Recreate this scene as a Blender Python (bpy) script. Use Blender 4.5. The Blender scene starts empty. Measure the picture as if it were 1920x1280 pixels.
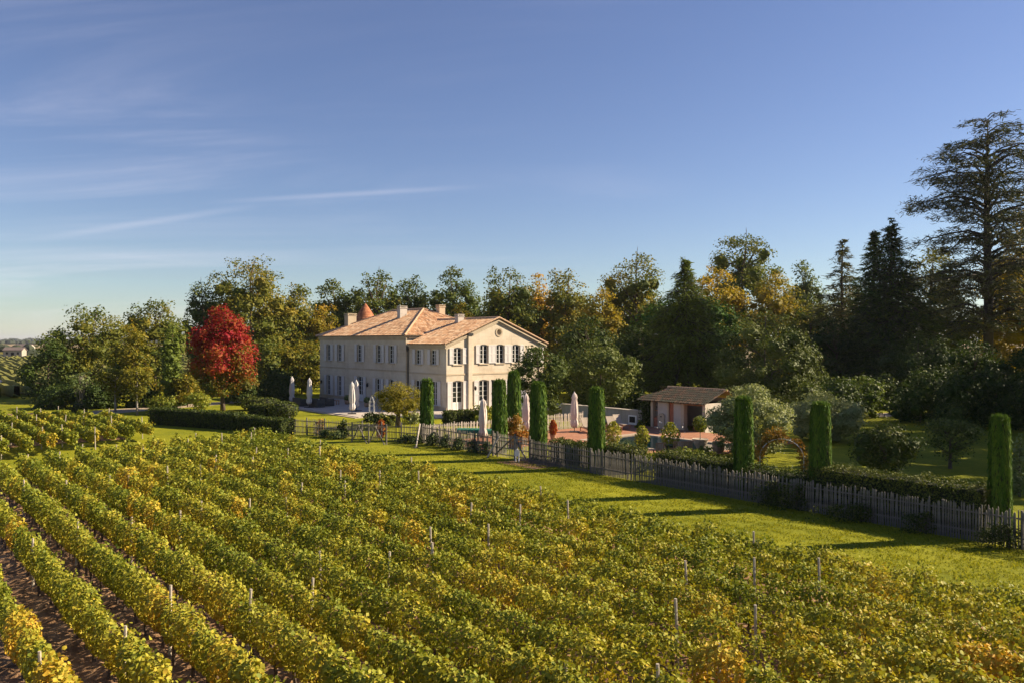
import bpy, bmesh, math, random
import numpy as np
from mathutils import Vector, Matrix

rng = np.random.default_rng(7)
random.seed(7)
R = math.radians
sc = bpy.context.scene
C = sc.collection

# ------------------------------------------------------------------ camera
F_PX = 1493.0            # focal length in pixels of the 1920 wide photograph
CAM_H = 6.9
YAW = R(50)
cd = bpy.data.cameras.new('camera')
cd.sensor_width = 36.0
cd.lens = 36.0 * F_PX / 1920.0
cd.clip_start = 0.1
cd.clip_end = 40000
cam = bpy.data.objects.new('camera', cd)
C.objects.link(cam)
cam.location = (0, 0, CAM_H)
cam.rotation_euler = (R(90 - 0.077), 0, YAW)
sc.camera = cam

# ------------------------------------------------------------------ world + sun
SUN_EL, SUN_AZ = R(30), R(61)          # azimuth counted from +x towards +y
SKY_STRENGTH = 0.0505
SUN_STRENGTH = 5.0
EXPOSURE = 1.25
w = bpy.data.worlds.new('World')
sc.world = w
w.use_nodes = True
nt = w.node_tree
nt.nodes.clear()
def wn(t, **kw):
    n = nt.nodes.new(t)
    for k, v in kw.items():
        setattr(n, k, v)
    return n
def wmath(op, a, b=None, c=None, clamp=False):
    n = nt.nodes.new('ShaderNodeMath'); n.operation = op; n.use_clamp = clamp
    for i, v in enumerate((a, b, c)):
        if v is None: continue
        if isinstance(v, (int, float)): n.inputs[i].default_value = v
        else: nt.links.new(v, n.inputs[i])
    return n.outputs[0]
out = wn('ShaderNodeOutputWorld')
bg = wn('ShaderNodeBackground')
bg.inputs['Strength'].default_value = SKY_STRENGTH
sky = wn('ShaderNodeTexSky', sky_type='NISHITA')
sky.sun_disc = False
sky.sun_elevation = SUN_EL
sky.sun_rotation = R(90) - SUN_AZ
sky.altitude = 50
sky.air_density = 1.0
sky.dust_density = 0.25
sky.ozone_density = 2.0
hs = wn('ShaderNodeHueSaturation')
hs.inputs['Hue'].default_value = 0.515
hs.inputs['Saturation'].default_value = 1.0
nt.links.new(sky.outputs[0], hs.inputs['Color'])
tn_ = wn('ShaderNodeMix', data_type='RGBA', blend_type='MULTIPLY')
tn_.inputs[0].default_value = 1.0
tn_.inputs[7].default_value = (0.865, 0.915, 1.005, 1)
nt.links.new(hs.outputs[0], tn_.inputs[6])
# thin cirrus over the whole sky
tc = wn('ShaderNodeTexCoord')
rot = wn('ShaderNodeVectorRotate', rotation_type='Z_AXIS')
rot.inputs['Angle'].default_value = -YAW
nt.links.new(tc.outputs['Generated'], rot.inputs['Vector'])
sep = wn('ShaderNodeSeparateXYZ')
nt.links.new(rot.outputs[0], sep.inputs[0])
zc = wmath('MAXIMUM', sep.outputs[2], 0.03)
px = wmath('DIVIDE', sep.outputs[0], wmath('ADD', zc, 0.12))
py = wmath('DIVIDE', sep.outputs[1], wmath('ADD', zc, 0.12))
cmb = wn('ShaderNodeCombineXYZ')
nt.links.new(px, cmb.inputs[0]); nt.links.new(py, cmb.inputs[1])
mp = wn('ShaderNodeMapping')
mp.inputs['Rotation'].default_value = (0, 0, R(14))
mp.inputs['Scale'].default_value = (0.32, 1.25, 1)
mp.inputs['Location'].default_value = (0.9, 0.35, 0)
nt.links.new(cmb.outputs[0], mp.inputs['Vector'])
n1 = wn('ShaderNodeTexNoise')
n1.inputs['Scale'].default_value = 1.1
n1.inputs['Detail'].default_value = 9
n1.inputs['Roughness'].default_value = 0.62
n1.inputs['Distortion'].default_value = 0.7
nt.links.new(mp.outputs[0], n1.inputs['Vector'])
n2 = wn('ShaderNodeTexNoise')
n2.inputs['Scale'].default_value = 0.42
n2.inputs['Detail'].default_value = 2
nt.links.new(cmb.outputs[0], n2.inputs['Vector'])
def wramp(v, lo, hi):
    n = nt.nodes.new('ShaderNodeMapRange'); n.interpolation_type = 'SMOOTHSTEP'
    n.inputs['From Min'].default_value = lo; n.inputs['From Max'].default_value = hi
    nt.links.new(v, n.inputs['Value']); return n.outputs[0]
cir = wmath('MULTIPLY', wramp(n1.outputs['Fac'], 0.45, 0.78), wramp(wmath('SUBTRACT', n2.outputs['Fac'], wmath('MULTIPLY', sep.outputs[0], 0.42)), 0.42, 0.72))
cir = wmath('MULTIPLY', cir, 0.24)
# contrails: thin bands of the sky dome, each with a beginning and an end
def contrail(d0, d1, width, amount):
    a, b = Vector(d0).normalized(), Vector(d1).normalized()
    nv = a.cross(b).normalized(); mid = (a + b).normalized()
    dn = nt.nodes.new('ShaderNodeVectorMath'); dn.operation = 'DOT_PRODUCT'
    dn.inputs[1].default_value = nv; nt.links.new(rot.outputs[0], dn.inputs[0])
    dm = nt.nodes.new('ShaderNodeVectorMath'); dm.operation = 'DOT_PRODUCT'
    dm.inputs[1].default_value = mid; nt.links.new(rot.outputs[0], dm.inputs[0])
    band = wramp(wmath('ABSOLUTE', dn.outputs['Value']), width, 0.0)
    ext = wramp(dm.outputs['Value'], a.dot(mid) - 0.004, a.dot(mid) + 0.02)
    return wmath('MULTIPLY', wmath('MULTIPLY', band, ext), amount)
def sky_dir(u, v): return ((u - 960) / F_PX, 1.0, (638 - v) / F_PX)
for d in (((60, 450), (470, 388), 0.006, 0.30), ((395, 380), (900, 350), 0.005, 0.16),
          ((200, 478), (410, 497), 0.004, 0.22), ((-100, 475), (620, 482), 0.012, 0.10)):
    cir = wmath('ADD', cir, contrail(sky_dir(*d[0]), sky_dir(*d[1]), d[2], d[3]))
cir = wmath('MINIMUM', cir, 0.7)
mx = wn('ShaderNodeMix', data_type='RGBA')
mx.inputs[7].default_value = (9.0, 8.5, 9.2, 1)
nt.links.new(cir, mx.inputs[0])
nt.links.new(tn_.outputs[2], mx.inputs[6])
nt.links.new(mx.outputs[2], bg.inputs['Color'])
nt.links.new(bg.outputs[0], out.inputs['Surface'])

sd = bpy.data.lights.new('sun', 'SUN')
sd.energy = SUN_STRENGTH
sd.angle = R(0.55)
sd.color = (1.0, 0.83, 0.60)
sun = bpy.data.objects.new('sun', sd)
C.objects.link(sun)
sv = Vector((math.cos(SUN_AZ) * math.cos(SUN_EL), math.sin(SUN_AZ) * math.cos(SUN_EL), math.sin(SUN_EL)))
sun.rotation_euler = sv.to_track_quat('Z', 'Y').to_euler()
sun.location = sv * 200

sc.view_settings.view_transform = 'Standard'
sc.view_settings.look = 'None'
sc.view_settings.exposure = EXPOSURE
sc.view_settings.gamma = 1
sc.view_settings.use_curve_mapping = False
sc.render.engine = 'CYCLES'
sc.cycles.use_denoising = True
sc.cycles.max_bounces = 6
sc.cycles.diffuse_bounces = 4
sc.cycles.glossy_bounces = 2
sc.cycles.transmission_bounces = 3
sc.cycles.transparent_max_bounces = 4
sc.cycles.volume_bounces = 0
sc.cycles.caustics_reflective = False
sc.cycles.caustics_refractive = False

# ------------------------------------------------------------------ pixel -> place
CO, SI = math.cos(YAW), math.sin(YAW)
def place(u, depth):                     # viewing direction of column u, at that depth
    X = (u - 960) / F_PX * depth
    return (CO * X - SI * depth, SI * X + CO * depth)
def on_ground(u, v, z=0.0):              # where the ray of a pixel meets the level z
    return place(u, F_PX * (CAM_H - z) / (v - 638))
def on_n(u, n):                          # ray column u meets the plane y = n : returns x, depth
    k = (u - 960) / F_PX
    Y = n / (SI * k + CO)
    return place(u, Y)[0], Y
def on_m(u, m):
    k = (u - 960) / F_PX
    Y = m / (CO * k - SI)
    return place(u, Y)[1], Y
def z_at(v, depth): return CAM_H + (638 - v) * depth / F_PX

# ------------------------------------------------------------------ materials
MATS = {}
class NT:
    def __init__(s, name):
        s.m = bpy.data.materials.new(name); s.m.use_nodes = True
        s.t = s.m.node_tree; s.t.nodes.clear()
        s.out = s.t.nodes.new('ShaderNodeOutputMaterial')
        MATS[name] = s.m
    def n(s, typ, ins=None, **kw):
        n = s.t.nodes.new(typ)
        for k, v in kw.items(): setattr(n, k, v)
        for k, v in (ins or {}).items():
            if hasattr(v, 'is_output'): s.t.links.new(v, n.inputs[k])
            else: n.inputs[k].default_value = v
        return n
    def ramp(s, fac, stops, interp='LINEAR'):
        r = s.t.nodes.new('ShaderNodeValToRGB'); cr = r.color_ramp; cr.interpolation = interp
        while len(cr.elements) < len(stops): cr.elements.new(0.5)
        for e, (p, c) in zip(cr.elements, stops):
            e.position = p; e.color = (*c, 1) if len(c) == 3 else c
        s.t.links.new(fac, r.inputs[0]); return r.outputs[0]
    def math(s, op, a, b=None):
        n = s.t.nodes.new('ShaderNodeMath'); n.operation = op
        for i, v in enumerate((a, b)):
            if v is None: continue
            if hasattr(v, 'is_output'): s.t.links.new(v, n.inputs[i])
            else: n.inputs[i].default_value = v
        return n.outputs[0]
    def obj(s): return s.n('ShaderNodeTexCoord').outputs['Object']
    def pos(s): return s.n('ShaderNodeNewGeometry').outputs['Position']
    def noise(s, vec, scale, detail=4, rough=0.55):
        return s.n('ShaderNodeTexNoise', {'Vector': vec, 'Scale': scale, 'Detail': detail, 'Roughness': rough}).outputs['Fac']
    def bump(s, h, strength=0.4, dist=0.05):
        return s.n('ShaderNodeBump', {'Height': h, 'Strength': strength, 'Distance': dist}).outputs[0]
    def bsdf(s, col, rough=0.8, spec=0.3, normal=None, metal=0.0):
        ins = {'Base Color': col if hasattr(col, 'is_output') else (*col, 1), 'Roughness': rough,
               'Specular IOR Level': spec, 'Metallic': metal}
        if normal is not None: ins['Normal'] = normal
        b = s.n('ShaderNodeBsdfPrincipled', ins)
        s.t.links.new(b.outputs[0], s.out.inputs['Surface']); return b
    def mix(s, fac, a, b, blend='MIX'):
        n = s.n('ShaderNodeMix', data_type='RGBA', blend_type=blend)
        for i, v in ((0, fac), (6, a), (7, b)):
            if hasattr(v, 'is_output'): s.t.links.new(v, n.inputs[i])
            else: n.inputs[i].default_value = v if i == 0 else (*v, 1)
        return n.outputs[2]

def plain(name, c1, c2=None, rough=0.8, scale=3.0, bump=0.0, spec=0.3, bscale=None):
    t = NT(name); o = t.obj()
    c2 = c2 or tuple(x * 0.75 for x in c1)
    f = t.noise(o, scale, 5, 0.6)
    col = t.ramp(f, [(0.3, c2), (0.7, c1)])
    nr = t.bump(t.noise(o, bscale or scale * 6, 4), bump, 0.02) if bump else None
    t.bsdf(col, rough, spec, nr)
    return t.m

def leafmat(name, stops, trans=0.3, rough=0.5, spec=0.25):
    t = NT(name)
    a = t.n('ShaderNodeAttribute', attribute_name='tint').outputs['Fac']
    col = t.ramp(a, stops)
    p = t.n('ShaderNodeBsdfPrincipled', {'Base Color': col, 'Roughness': rough, 'Specular IOR Level': spec})
    tr = t.n('ShaderNodeBsdfTranslucent', {'Color': t.mix(1.0, col, (1.0, 1.0, 0.55), 'MULTIPLY')})
    ms = t.n('ShaderNodeMixShader', {0: trans, 1: p.outputs[0], 2: tr.outputs[0]})
    t.t.links.new(ms.outputs[0], t.out.inputs['Surface'])
    return t.m

leafmat('vine_leaf', [(0.0, (0.070, 0.105, 0.014)), (0.3, (0.19, 0.222, 0.021)), (0.55, (0.39, 0.35, 0.036)),
                      (0.78, (0.55, 0.36, 0.04)), (0.92, (0.56, 0.23, 0.035)), (1.0, (0.34, 0.06, 0.02))], 0.27, 0.6, 0.2)
leafmat('oak_leaf', [(0.0, (0.038, 0.068, 0.012)), (0.35, (0.092, 0.125, 0.017)), (0.6, (0.185, 0.178, 0.022)),
                     (0.8, (0.34, 0.25, 0.026)), (1.0, (0.44, 0.24, 0.028))], 0.36, 0.6, 0.2)
leafmat('gold_leaf', [(0.0, (0.09, 0.12, 0.016)), (0.4, (0.28, 0.23, 0.022)), (0.75, (0.50, 0.32, 0.03)),
                      (1.0, (0.56, 0.27, 0.03))], 0.4, 0.6, 0.2)
leafmat('maple_leaf', [(0.0, (0.08, 0.105, 0.018)), (0.3, (0.24, 0.18, 0.02)), (0.5, (0.36, 0.07, 0.018)),
                       (0.75, (0.26, 0.012, 0.018)), (1.0, (0.42, 0.024, 0.036))], 0.4, 0.6, 0.2)
leafmat('conifer_leaf', [(0.0, (0.012, 0.026, 0.009)), (0.5, (0.050, 0.084, 0.014)), (1.0, (0.14, 0.18, 0.024))], 0.24, 0.6, 0.15)
leafmat('cedar_leaf', [(0.0, (0.026, 0.038, 0.020)), (0.5, (0.058, 0.070, 0.030)), (1.0, (0.12, 0.115, 0.04))], 0.2, 0.6, 0.15)
leafmat('evergreen_leaf', [(0.0, (0.022, 0.044, 0.010)), (0.5, (0.060, 0.092, 0.016)), (1.0, (0.16, 0.18, 0.042))], 0.26, 0.6, 0.15)
leafmat('silver_leaf', [(0.0, (0.05, 0.075, 0.028)), (0.5, (0.15, 0.19, 0.06)), (1.0, (0.33, 0.35, 0.16))], 0.3, 0.6, 0.2)
leafmat('cypress_leaf', [(0.0, (0.022, 0.060, 0.009)), (0.5, (0.060, 0.125, 0.014)), (1.0, (0.14, 0.20, 0.024))], 0.2, 0.7, 0.1)
leafmat('hedge_leaf', [(0.0, (0.018, 0.034, 0.008)), (0.5, (0.056, 0.080, 0.013)), (1.0, (0.15, 0.155, 0.026))], 0.2, 0.6, 0.15)
leafmat('shrub_leaf', [(0.0, (0.04, 0.075, 0.014)), (0.5, (0.15, 0.19, 0.024)), (1.0, (0.36, 0.33, 0.04))], 0.4, 0.6, 0.2)
leafmat('tamarisk_leaf', [(0.0, (0.08, 0.095, 0.016)), (0.5, (0.19, 0.18, 0.024)), (1.0, (0.33, 0.26, 0.035))], 0.4, 0.7, 0.1)
leafmat('russet_leaf', [(0.0, (0.12, 0.12, 0.02)), (0.4, (0.36, 0.20, 0.035)), (0.7, (0.46, 0.19, 0.03)), (1.0, (0.36, 0.06, 0.02))], 0.4, 0.6, 0.2)
plain('flower', (0.8, 0.78, 0.74), (0.7, 0.62, 0.6))
plain('bark', (0.14, 0.105, 0.075), (0.06, 0.045, 0.035), 0.9, 2.5, 0.6)
plain('pale_bark', (0.34, 0.30, 0.25), (0.2, 0.17, 0.14), 0.9, 2.5, 0.4)
plain('cedar_bark', (0.075, 0.06, 0.05), (0.035, 0.03, 0.026), 0.9, 2.5, 0.6)
plain('vine_post', (0.50, 0.44, 0.35), (0.32, 0.27, 0.21), 0.85, 4, 0.4)
plain('vine_wood', (0.15, 0.11, 0.08), (0.07, 0.05, 0.04), 0.9, 8, 0.5)
plain('picket_wood', (0.22, 0.20, 0.17), (0.07, 0.064, 0.055), 0.85, 3, 0.4)
plain('pale_picket', (0.52, 0.46, 0.38), (0.36, 0.31, 0.26), 0.85, 3, 0.4)
plain('canvas', (0.66, 0.57, 0.50), (0.56, 0.48, 0.42), 0.85, 3, 0.3, 0.15, 9)
plain('grey_canvas', (0.60, 0.56, 0.54), (0.50, 0.47, 0.455), 0.85, 3, 0.3, 0.15, 9)
plain('dark_metal', (0.03, 0.03, 0.032), None, 0.45, 3)
plain('white_paint', (0.78, 0.76, 0.72), (0.68, 0.66, 0.62), 0.5, 2)
plain('shutter_paint', (0.63, 0.595, 0.57), (0.54, 0.515, 0.50), 0.6, 1.5)
plain('frame_paint', (0.74, 0.73, 0.70), None, 0.5, 2)
plain('curtain', (0.52, 0.45, 0.36), (0.36, 0.30, 0.24), 0.9, 4)
plain('cut_stone', (0.52, 0.43, 0.31), (0.39, 0.315, 0.225), 0.85, 0.8, 0.3, 0.2, 12)
plain('rattan', (0.085, 0.085, 0.08), (0.045, 0.045, 0.043), 0.7, 12, 0.5)
plain('teak', (0.42, 0.22, 0.12), (0.27, 0.13, 0.07), 0.7, 3, 0.3)
plain('lounger_cloth', (0.44, 0.37, 0.29), (0.34, 0.28, 0.22), 0.85, 3, 0.2)
plain('green_cover', (0.02, 0.17, 0.11), (0.012, 0.11, 0.075), 0.6, 2, 0.4)
plain('terracotta_pot', (0.42, 0.28, 0.18), (0.30, 0.18, 0.11), 0.85, 4, 0.4)
plain('stone_urn', (0.55, 0.46, 0.35), (0.38, 0.31, 0.23), 0.85, 5, 0.5)
plain('green_pot', (0.03, 0.075, 0.04), (0.02, 0.05, 0.03), 0.35, 4)
plain('plaster', (0.54, 0.48, 0.42), (0.42, 0.375, 0.33), 0.9, 1.5, 0.3)
plain('brick_red', (0.42, 0.16, 0.09), (0.28, 0.10, 0.06), 0.85, 5, 0.3)
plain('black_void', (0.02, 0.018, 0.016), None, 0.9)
plain('iron_white', (0.62, 0.61, 0.60), None, 0.5)
plain('far_wood', (0.045, 0.055, 0.028), (0.022, 0.03, 0.018), 0.9, 0.05)
plain('far_field', (0.30, 0.20, 0.12), (0.20, 0.17, 0.07), 0.9, 0.004)
plain('far_roof', (0.16, 0.12, 0.11), (0.11, 0.09, 0.085), 0.9, 0.5)

# glass
t = NT('glass'); t.bsdf((0.018, 0.022, 0.024), 0.06, 0.5)
# pool water
t = NT('water'); p = t.pos()
t.bsdf((0.004, 0.020, 0.026), 0.03, 0.5, t.bump(t.noise(p, 2.2, 3), 0.10, 0.03))
# ashlar wall
t = NT('limestone'); p = t.obj()
sx = t.n('ShaderNodeSeparateXYZ', {0: p})
uv = t.n('ShaderNodeCombineXYZ', {0: t.math('ADD', sx.outputs[0], sx.outputs[1]), 1: sx.outputs[2]}).outputs[0]
br = t.n('ShaderNodeTexBrick', {'Vector': uv, 'Color1': (0.56, 0.47, 0.355, 1), 'Color2': (0.49, 0.405, 0.30, 1),
         'Mortar': (0.38, 0.31, 0.22, 1), 'Scale': 1.0, 'Mortar Size': 0.008, 'Mortar Smooth': 0.3, 'Bias': 0.0,
         'Brick Width': 0.78, 'Row Height': 0.33})
f = t.noise(p, 0.55, 6, 0.65)
col = t.mix(t.ramp(f, [(0.35, (0, 0, 0)), (0.75, (1, 1, 1))]), br.outputs['Color'], (0.63, 0.56, 0.45))
f2 = t.noise(t.n('ShaderNodeMapping', {'Vector': p, 'Scale': (1.4, 1.4, 0.25)}).outputs[0], 1.0, 5, 0.7)
col = t.mix(t.ramp(f2, [(0.55, (0, 0, 0)), (0.85, (0.55, 0.55, 0.55))]), col, (0.28, 0.225, 0.16))
h = t.math('ADD', t.math('MULTIPLY', br.outputs['Fac'], -0.6), t.math('MULTIPLY', t.noise(p, 9, 5), 0.5))
t.bsdf(col, 0.88, 0.2, t.bump(h, 0.35, 0.02))
# roof tiling, uv = metres across / up the slope
def tile_mat(name, a, b, c, dark):
    t = NT(name)
    uvn = t.n('ShaderNodeUVMap').outputs[0]
    s = t.n('ShaderNodeSeparateXYZ', {0: uvn})
    cell = t.n('ShaderNodeCombineXYZ', {0: t.math('FLOOR', t.math('DIVIDE', s.outputs[0], 0.23)),
                                        1: t.math('FLOOR', t.math('DIVIDE', s.outputs[1], 0.42))}).outputs[0]
    wnn = t.n('ShaderNodeTexWhiteNoise', {'Vector': cell}, noise_dimensions='2D').outputs['Value']
    col = t.ramp(wnn, [(0.0, dark), (0.18, b), (0.6, a), (1.0, c)])
    ns = t.noise(t.obj(), 0.7, 6, 0.7)
    col = t.mix(t.ramp(ns, [(0.5, (0, 0, 0)), (0.8, (0.5, 0.5, 0.5))]), col, dark)
    t.bsdf(col, 0.88, 0.2, t.bump(t.noise(t.obj(), 14, 4), 0.3, 0.02))
tile_mat('roof_tile', (0.68, 0.42, 0.235), (0.56, 0.31, 0.165), (0.76, 0.55, 0.35), (0.34, 0.20, 0.12))
tile_mat('old_tile_with_shade', (0.048, 0.042, 0.030), (0.10, 0.056, 0.036), (0.036, 0.038, 0.026), (0.02, 0.02, 0.016))  # mossy old tiles, colours darkened to stand in for the trees' shade
tile_mat('cone_tile', (0.40, 0.155, 0.075), (0.33, 0.12, 0.06), (0.46, 0.20, 0.10), (0.22, 0.09, 0.05))
# lawn
def lawn(name, lo, hi):
    t = NT(name); p = t.pos()
    f = t.noise(p, 0.22, 6, 0.65); g = t.noise(p, 6.0, 6, 0.75); q = t.noise(p, 1.3, 4, 0.6)
    m = t.math('ADD', t.math('MULTIPLY', f, 0.5), t.math('ADD', t.math('MULTIPLY', g, 0.38), t.math('MULTIPLY', q, 0.12)))
    mid = tuple((a_ + b_) / 2 for a_, b_ in zip(lo, hi))
    col = t.ramp(m, [(0.36, lo), (0.50, mid), (0.62, hi)])
    spot = t.noise(p, 2.6, 3, 0.5)
    col = t.mix(t.ramp(spot, [(0.58, (0, 0, 0)), (0.78, (0.45, 0.45, 0.45))]), col, tuple(x * .55 for x in lo))
    nr = t.bump(t.math('ADD', t.noise(p, 22, 5, 0.8), t.math('MULTIPLY', q, 0.8)), 0.6, 0.07)
    t.bsdf(col, 0.9, 0.08, nr)
lawn('lawn', (0.105, 0.130, 0.008), (0.31, 0.295, 0.017))
lawn('meadow', (0.10, 0.095, 0.018), (0.20, 0.16, 0.03))
# soil
t = NT('soil'); p = t.pos()
f = t.noise(p, 1.1, 7, 0.7); g = t.noise(p, 7, 5, 0.7)
col = t.ramp(t.math('ADD', t.math('MULTIPLY', f, 0.6), t.math('MULTIPLY', g, 0.4)),
             [(0.35, (0.13, 0.072, 0.038)), (0.50, (0.31, 0.185, 0.10)), (0.64, (0.46, 0.30, 0.175))])
t.bsdf(col, 0.95, 0.1, t.bump(t.noise(p, 9, 6, 0.75), 1.0, 0.08))
# paving
def paving(name, c1, c2, mort, bw, rh):
    t = NT(name); p = t.pos()
    br = t.n('ShaderNodeTexBrick', {'Vector': p, 'Color1': (*c1, 1), 'Color2': (*c2, 1), 'Mortar': (*mort, 1), 'Scale': 1.0,
             'Mortar Size': 0.012, 'Brick Width': bw, 'Row Height': rh, 'Bias': 0.0})
    f = t.noise(p, 1.2, 6, 0.65)
    col = t.mix(t.ramp(f, [(0.4, (0, 0, 0)), (0.8, (0.4, 0.4, 0.4))]), br.outputs['Color'], mort)
    t.bsdf(col, 0.8, 0.25, t.bump(t.math('ADD', t.math('MULTIPLY', br.outputs['Fac'], -1.0), t.math('MULTIPLY', t.noise(p, 8, 4), 0.3)), 0.4, 0.015))
paving('terrace_stone', (0.50, 0.44, 0.37), (0.44, 0.385, 0.32), (0.30, 0.26, 0.22), 0.9, 0.6)
paving('deck_tile', (0.40, 0.185, 0.105), (0.32, 0.145, 0.08), (0.20, 0.11, 0.07), 0.35, 0.35)
paving('pool_coping', (0.46, 0.36, 0.27), (0.40, 0.31, 0.23), (0.26, 0.2, 0.15), 0.6, 0.4)
paving('rubble_wall', (0.42, 0.37, 0.31), (0.33, 0.29, 0.24), (0.26, 0.23, 0.19), 0.4, 0.2)
plain('path_gravel', (0.46, 0.38, 0.28), (0.34, 0.27, 0.19), 0.95, 1.5, 0.6, 0.1, 20)

# ------------------------------------------------------------------ mesh helpers
def link(name, me, mat=None, parent=None, loc=(0, 0, 0), rz=0.0):
    o = bpy.data.objects.new(name, me)
    C.objects.link(o)
    o.location = loc; o.rotation_euler = (0, 0, rz)
    if mat is not None and me is not None and not me.materials: me.materials.append(MATS[mat])
    if parent is not None: o.parent = parent
    return o
def tag(o, label=None, cat=None, group=None, kind=None):
    if label: o['label'] = label
    if cat: o['category'] = cat
    if group: o['group'] = group
    if kind: o['kind'] = kind
    return o
def thing(name, label, cat, loc=(0, 0, 0), rz=0.0, group=None):
    return tag(link(name, None, None, None, loc, rz), label, cat, group)

class MB:
    def __init__(s): s.v = []; s.f = []; s.uv = None
    def box(s, x0, x1, y0, y1, z0, z1):
        b = len(s.v)
        s.v += [(x0, y0, z0), (x1, y0, z0), (x1, y1, z0), (x0, y1, z0), (x0, y0, z1), (x1, y0, z1), (x1, y1, z1), (x0, y1, z1)]
        s.f += [tuple(b + i for i in q) for q in ((0, 3, 2, 1), (4, 5, 6, 7), (0, 1, 5, 4), (1, 2, 6, 5), (2, 3, 7, 6), (3, 0, 4, 7))]
        return s
    def cbox(s, c, d): return s.box(c[0] - d[0] / 2, c[0] + d[0] / 2, c[1] - d[1] / 2, c[1] + d[1] / 2, c[2] - d[2] / 2, c[2] + d[2] / 2)
    def poly(s, pts): 
        b = len(s.v); s.v += [tuple(p) for p in pts]; s.f.append(tuple(range(b, b + len(pts)))); return s
    def prism(s, pts, off):                # a planar outline pushed by a vector
        b = len(s.v); n = len(pts); off = Vector(off)
        s.v += [tuple(p) for p in pts] + [tuple(Vector(p) + off) for p in pts]
        s.f.append(tuple(range(b + n - 1, b - 1, -1))); s.f.append(tuple(range(b + n, b + 2 * n)))
        for i in range(n):
            j = (i + 1) % n; s.f.append((b + i, b + j, b + n + j, b + n + i))
        return s
    def tube(s, pts, rad, k=6):
        pts = [Vector(p) for p in pts]
        if not hasattr(rad, '__len__'): rad = [rad] * len(pts)
        b = len(s.v)
        for i, p in enumerate(pts):
            d = (pts[min(i + 1, len(pts) - 1)] - pts[max(i - 1, 0)])
            d = d.normalized() if d.length > 1e-6 else Vector((0, 0, 1))
            a = d.cross(Vector((0.31, 0.95, 0.05))); a.normalize(); c = d.cross(a)
            for j in range(k):
                q = 2 * math.pi * j / k
                s.v.append(tuple(p + (a * math.cos(q) + c * math.sin(q)) * rad[i]))
        for i in range(len(pts) - 1):
            for j in range(k):
                j2 = (j + 1) % k
                s.f.append((b + i * k + j, b + i * k + j2, b + (i + 1) * k + j2, b + (i + 1) * k + j))
        s.f.append(tuple(b + j for j in range(k - 1, -1, -1)))
        e = b + (len(pts) - 1) * k
        s.f.append(tuple(e + j for j in range(k)))
        return s
    def lathe(s, prof, k=14, c=(0, 0, 0), wob=None):
        b = len(s.v)
        for i, (r, z) in enumerate(prof):
            for j in range(k):
                q = 2 * math.pi * j / k
                rr = r * (1 + (wob(q, z) if wob else 0))
                s.v.append((c[0] + rr * math.cos(q), c[1] + rr * math.sin(q), c[2] + z))
        for i in range(len(prof) - 1):
            for j in range(k):
                j2 = (j + 1) % k
                s.f.append((b + i * k + j, b + i * k + j2, b + (i + 1) * k + j2, b + (i + 1) * k + j))
        s.f.append(tuple(b + j for j in range(k - 1, -1, -1)))
        e = b + (len(prof) - 1) * k
        s.f.append(tuple(e + j for j in range(k)))
        return s
    def mesh(s, name, smooth=False, bevel=0.0):
        me = bpy.data.meshes.new(name)
        me.from_pydata(s.v, [], s.f)
        if s.uv is not None:
            l = me.uv_layers.new(name='UVMap')
            l.data.foreach_set('uv', np.asarray(s.uv, dtype=np.float32).ravel())
        bm = bmesh.new(); bm.from_mesh(me)
        if s.uv is None: bmesh.ops.recalc_face_normals(bm, faces=bm.faces)
        if bevel: bmesh.ops.bevel(bm, geom=bm.edges[:], offset=bevel, segments=1, affect='EDGES')
        bm.to_mesh(me); bm.free()
        if smooth: me.polygons.foreach_set('use_smooth', [True] * len(me.polygons))
        me.update(); return me
    def build(s, name, mat, parent=None, loc=(0, 0, 0), rz=0.0, smooth=False, bevel=0.0):
        return link(name, s.mesh(name, smooth, bevel), mat, parent, loc, rz)

def copy_tree(o, parent=None):
    c = o.copy(); C.objects.link(c)
    if parent is not None: c.parent = parent
    for ch in o.children: copy_tree(ch, c)
    return c

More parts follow.
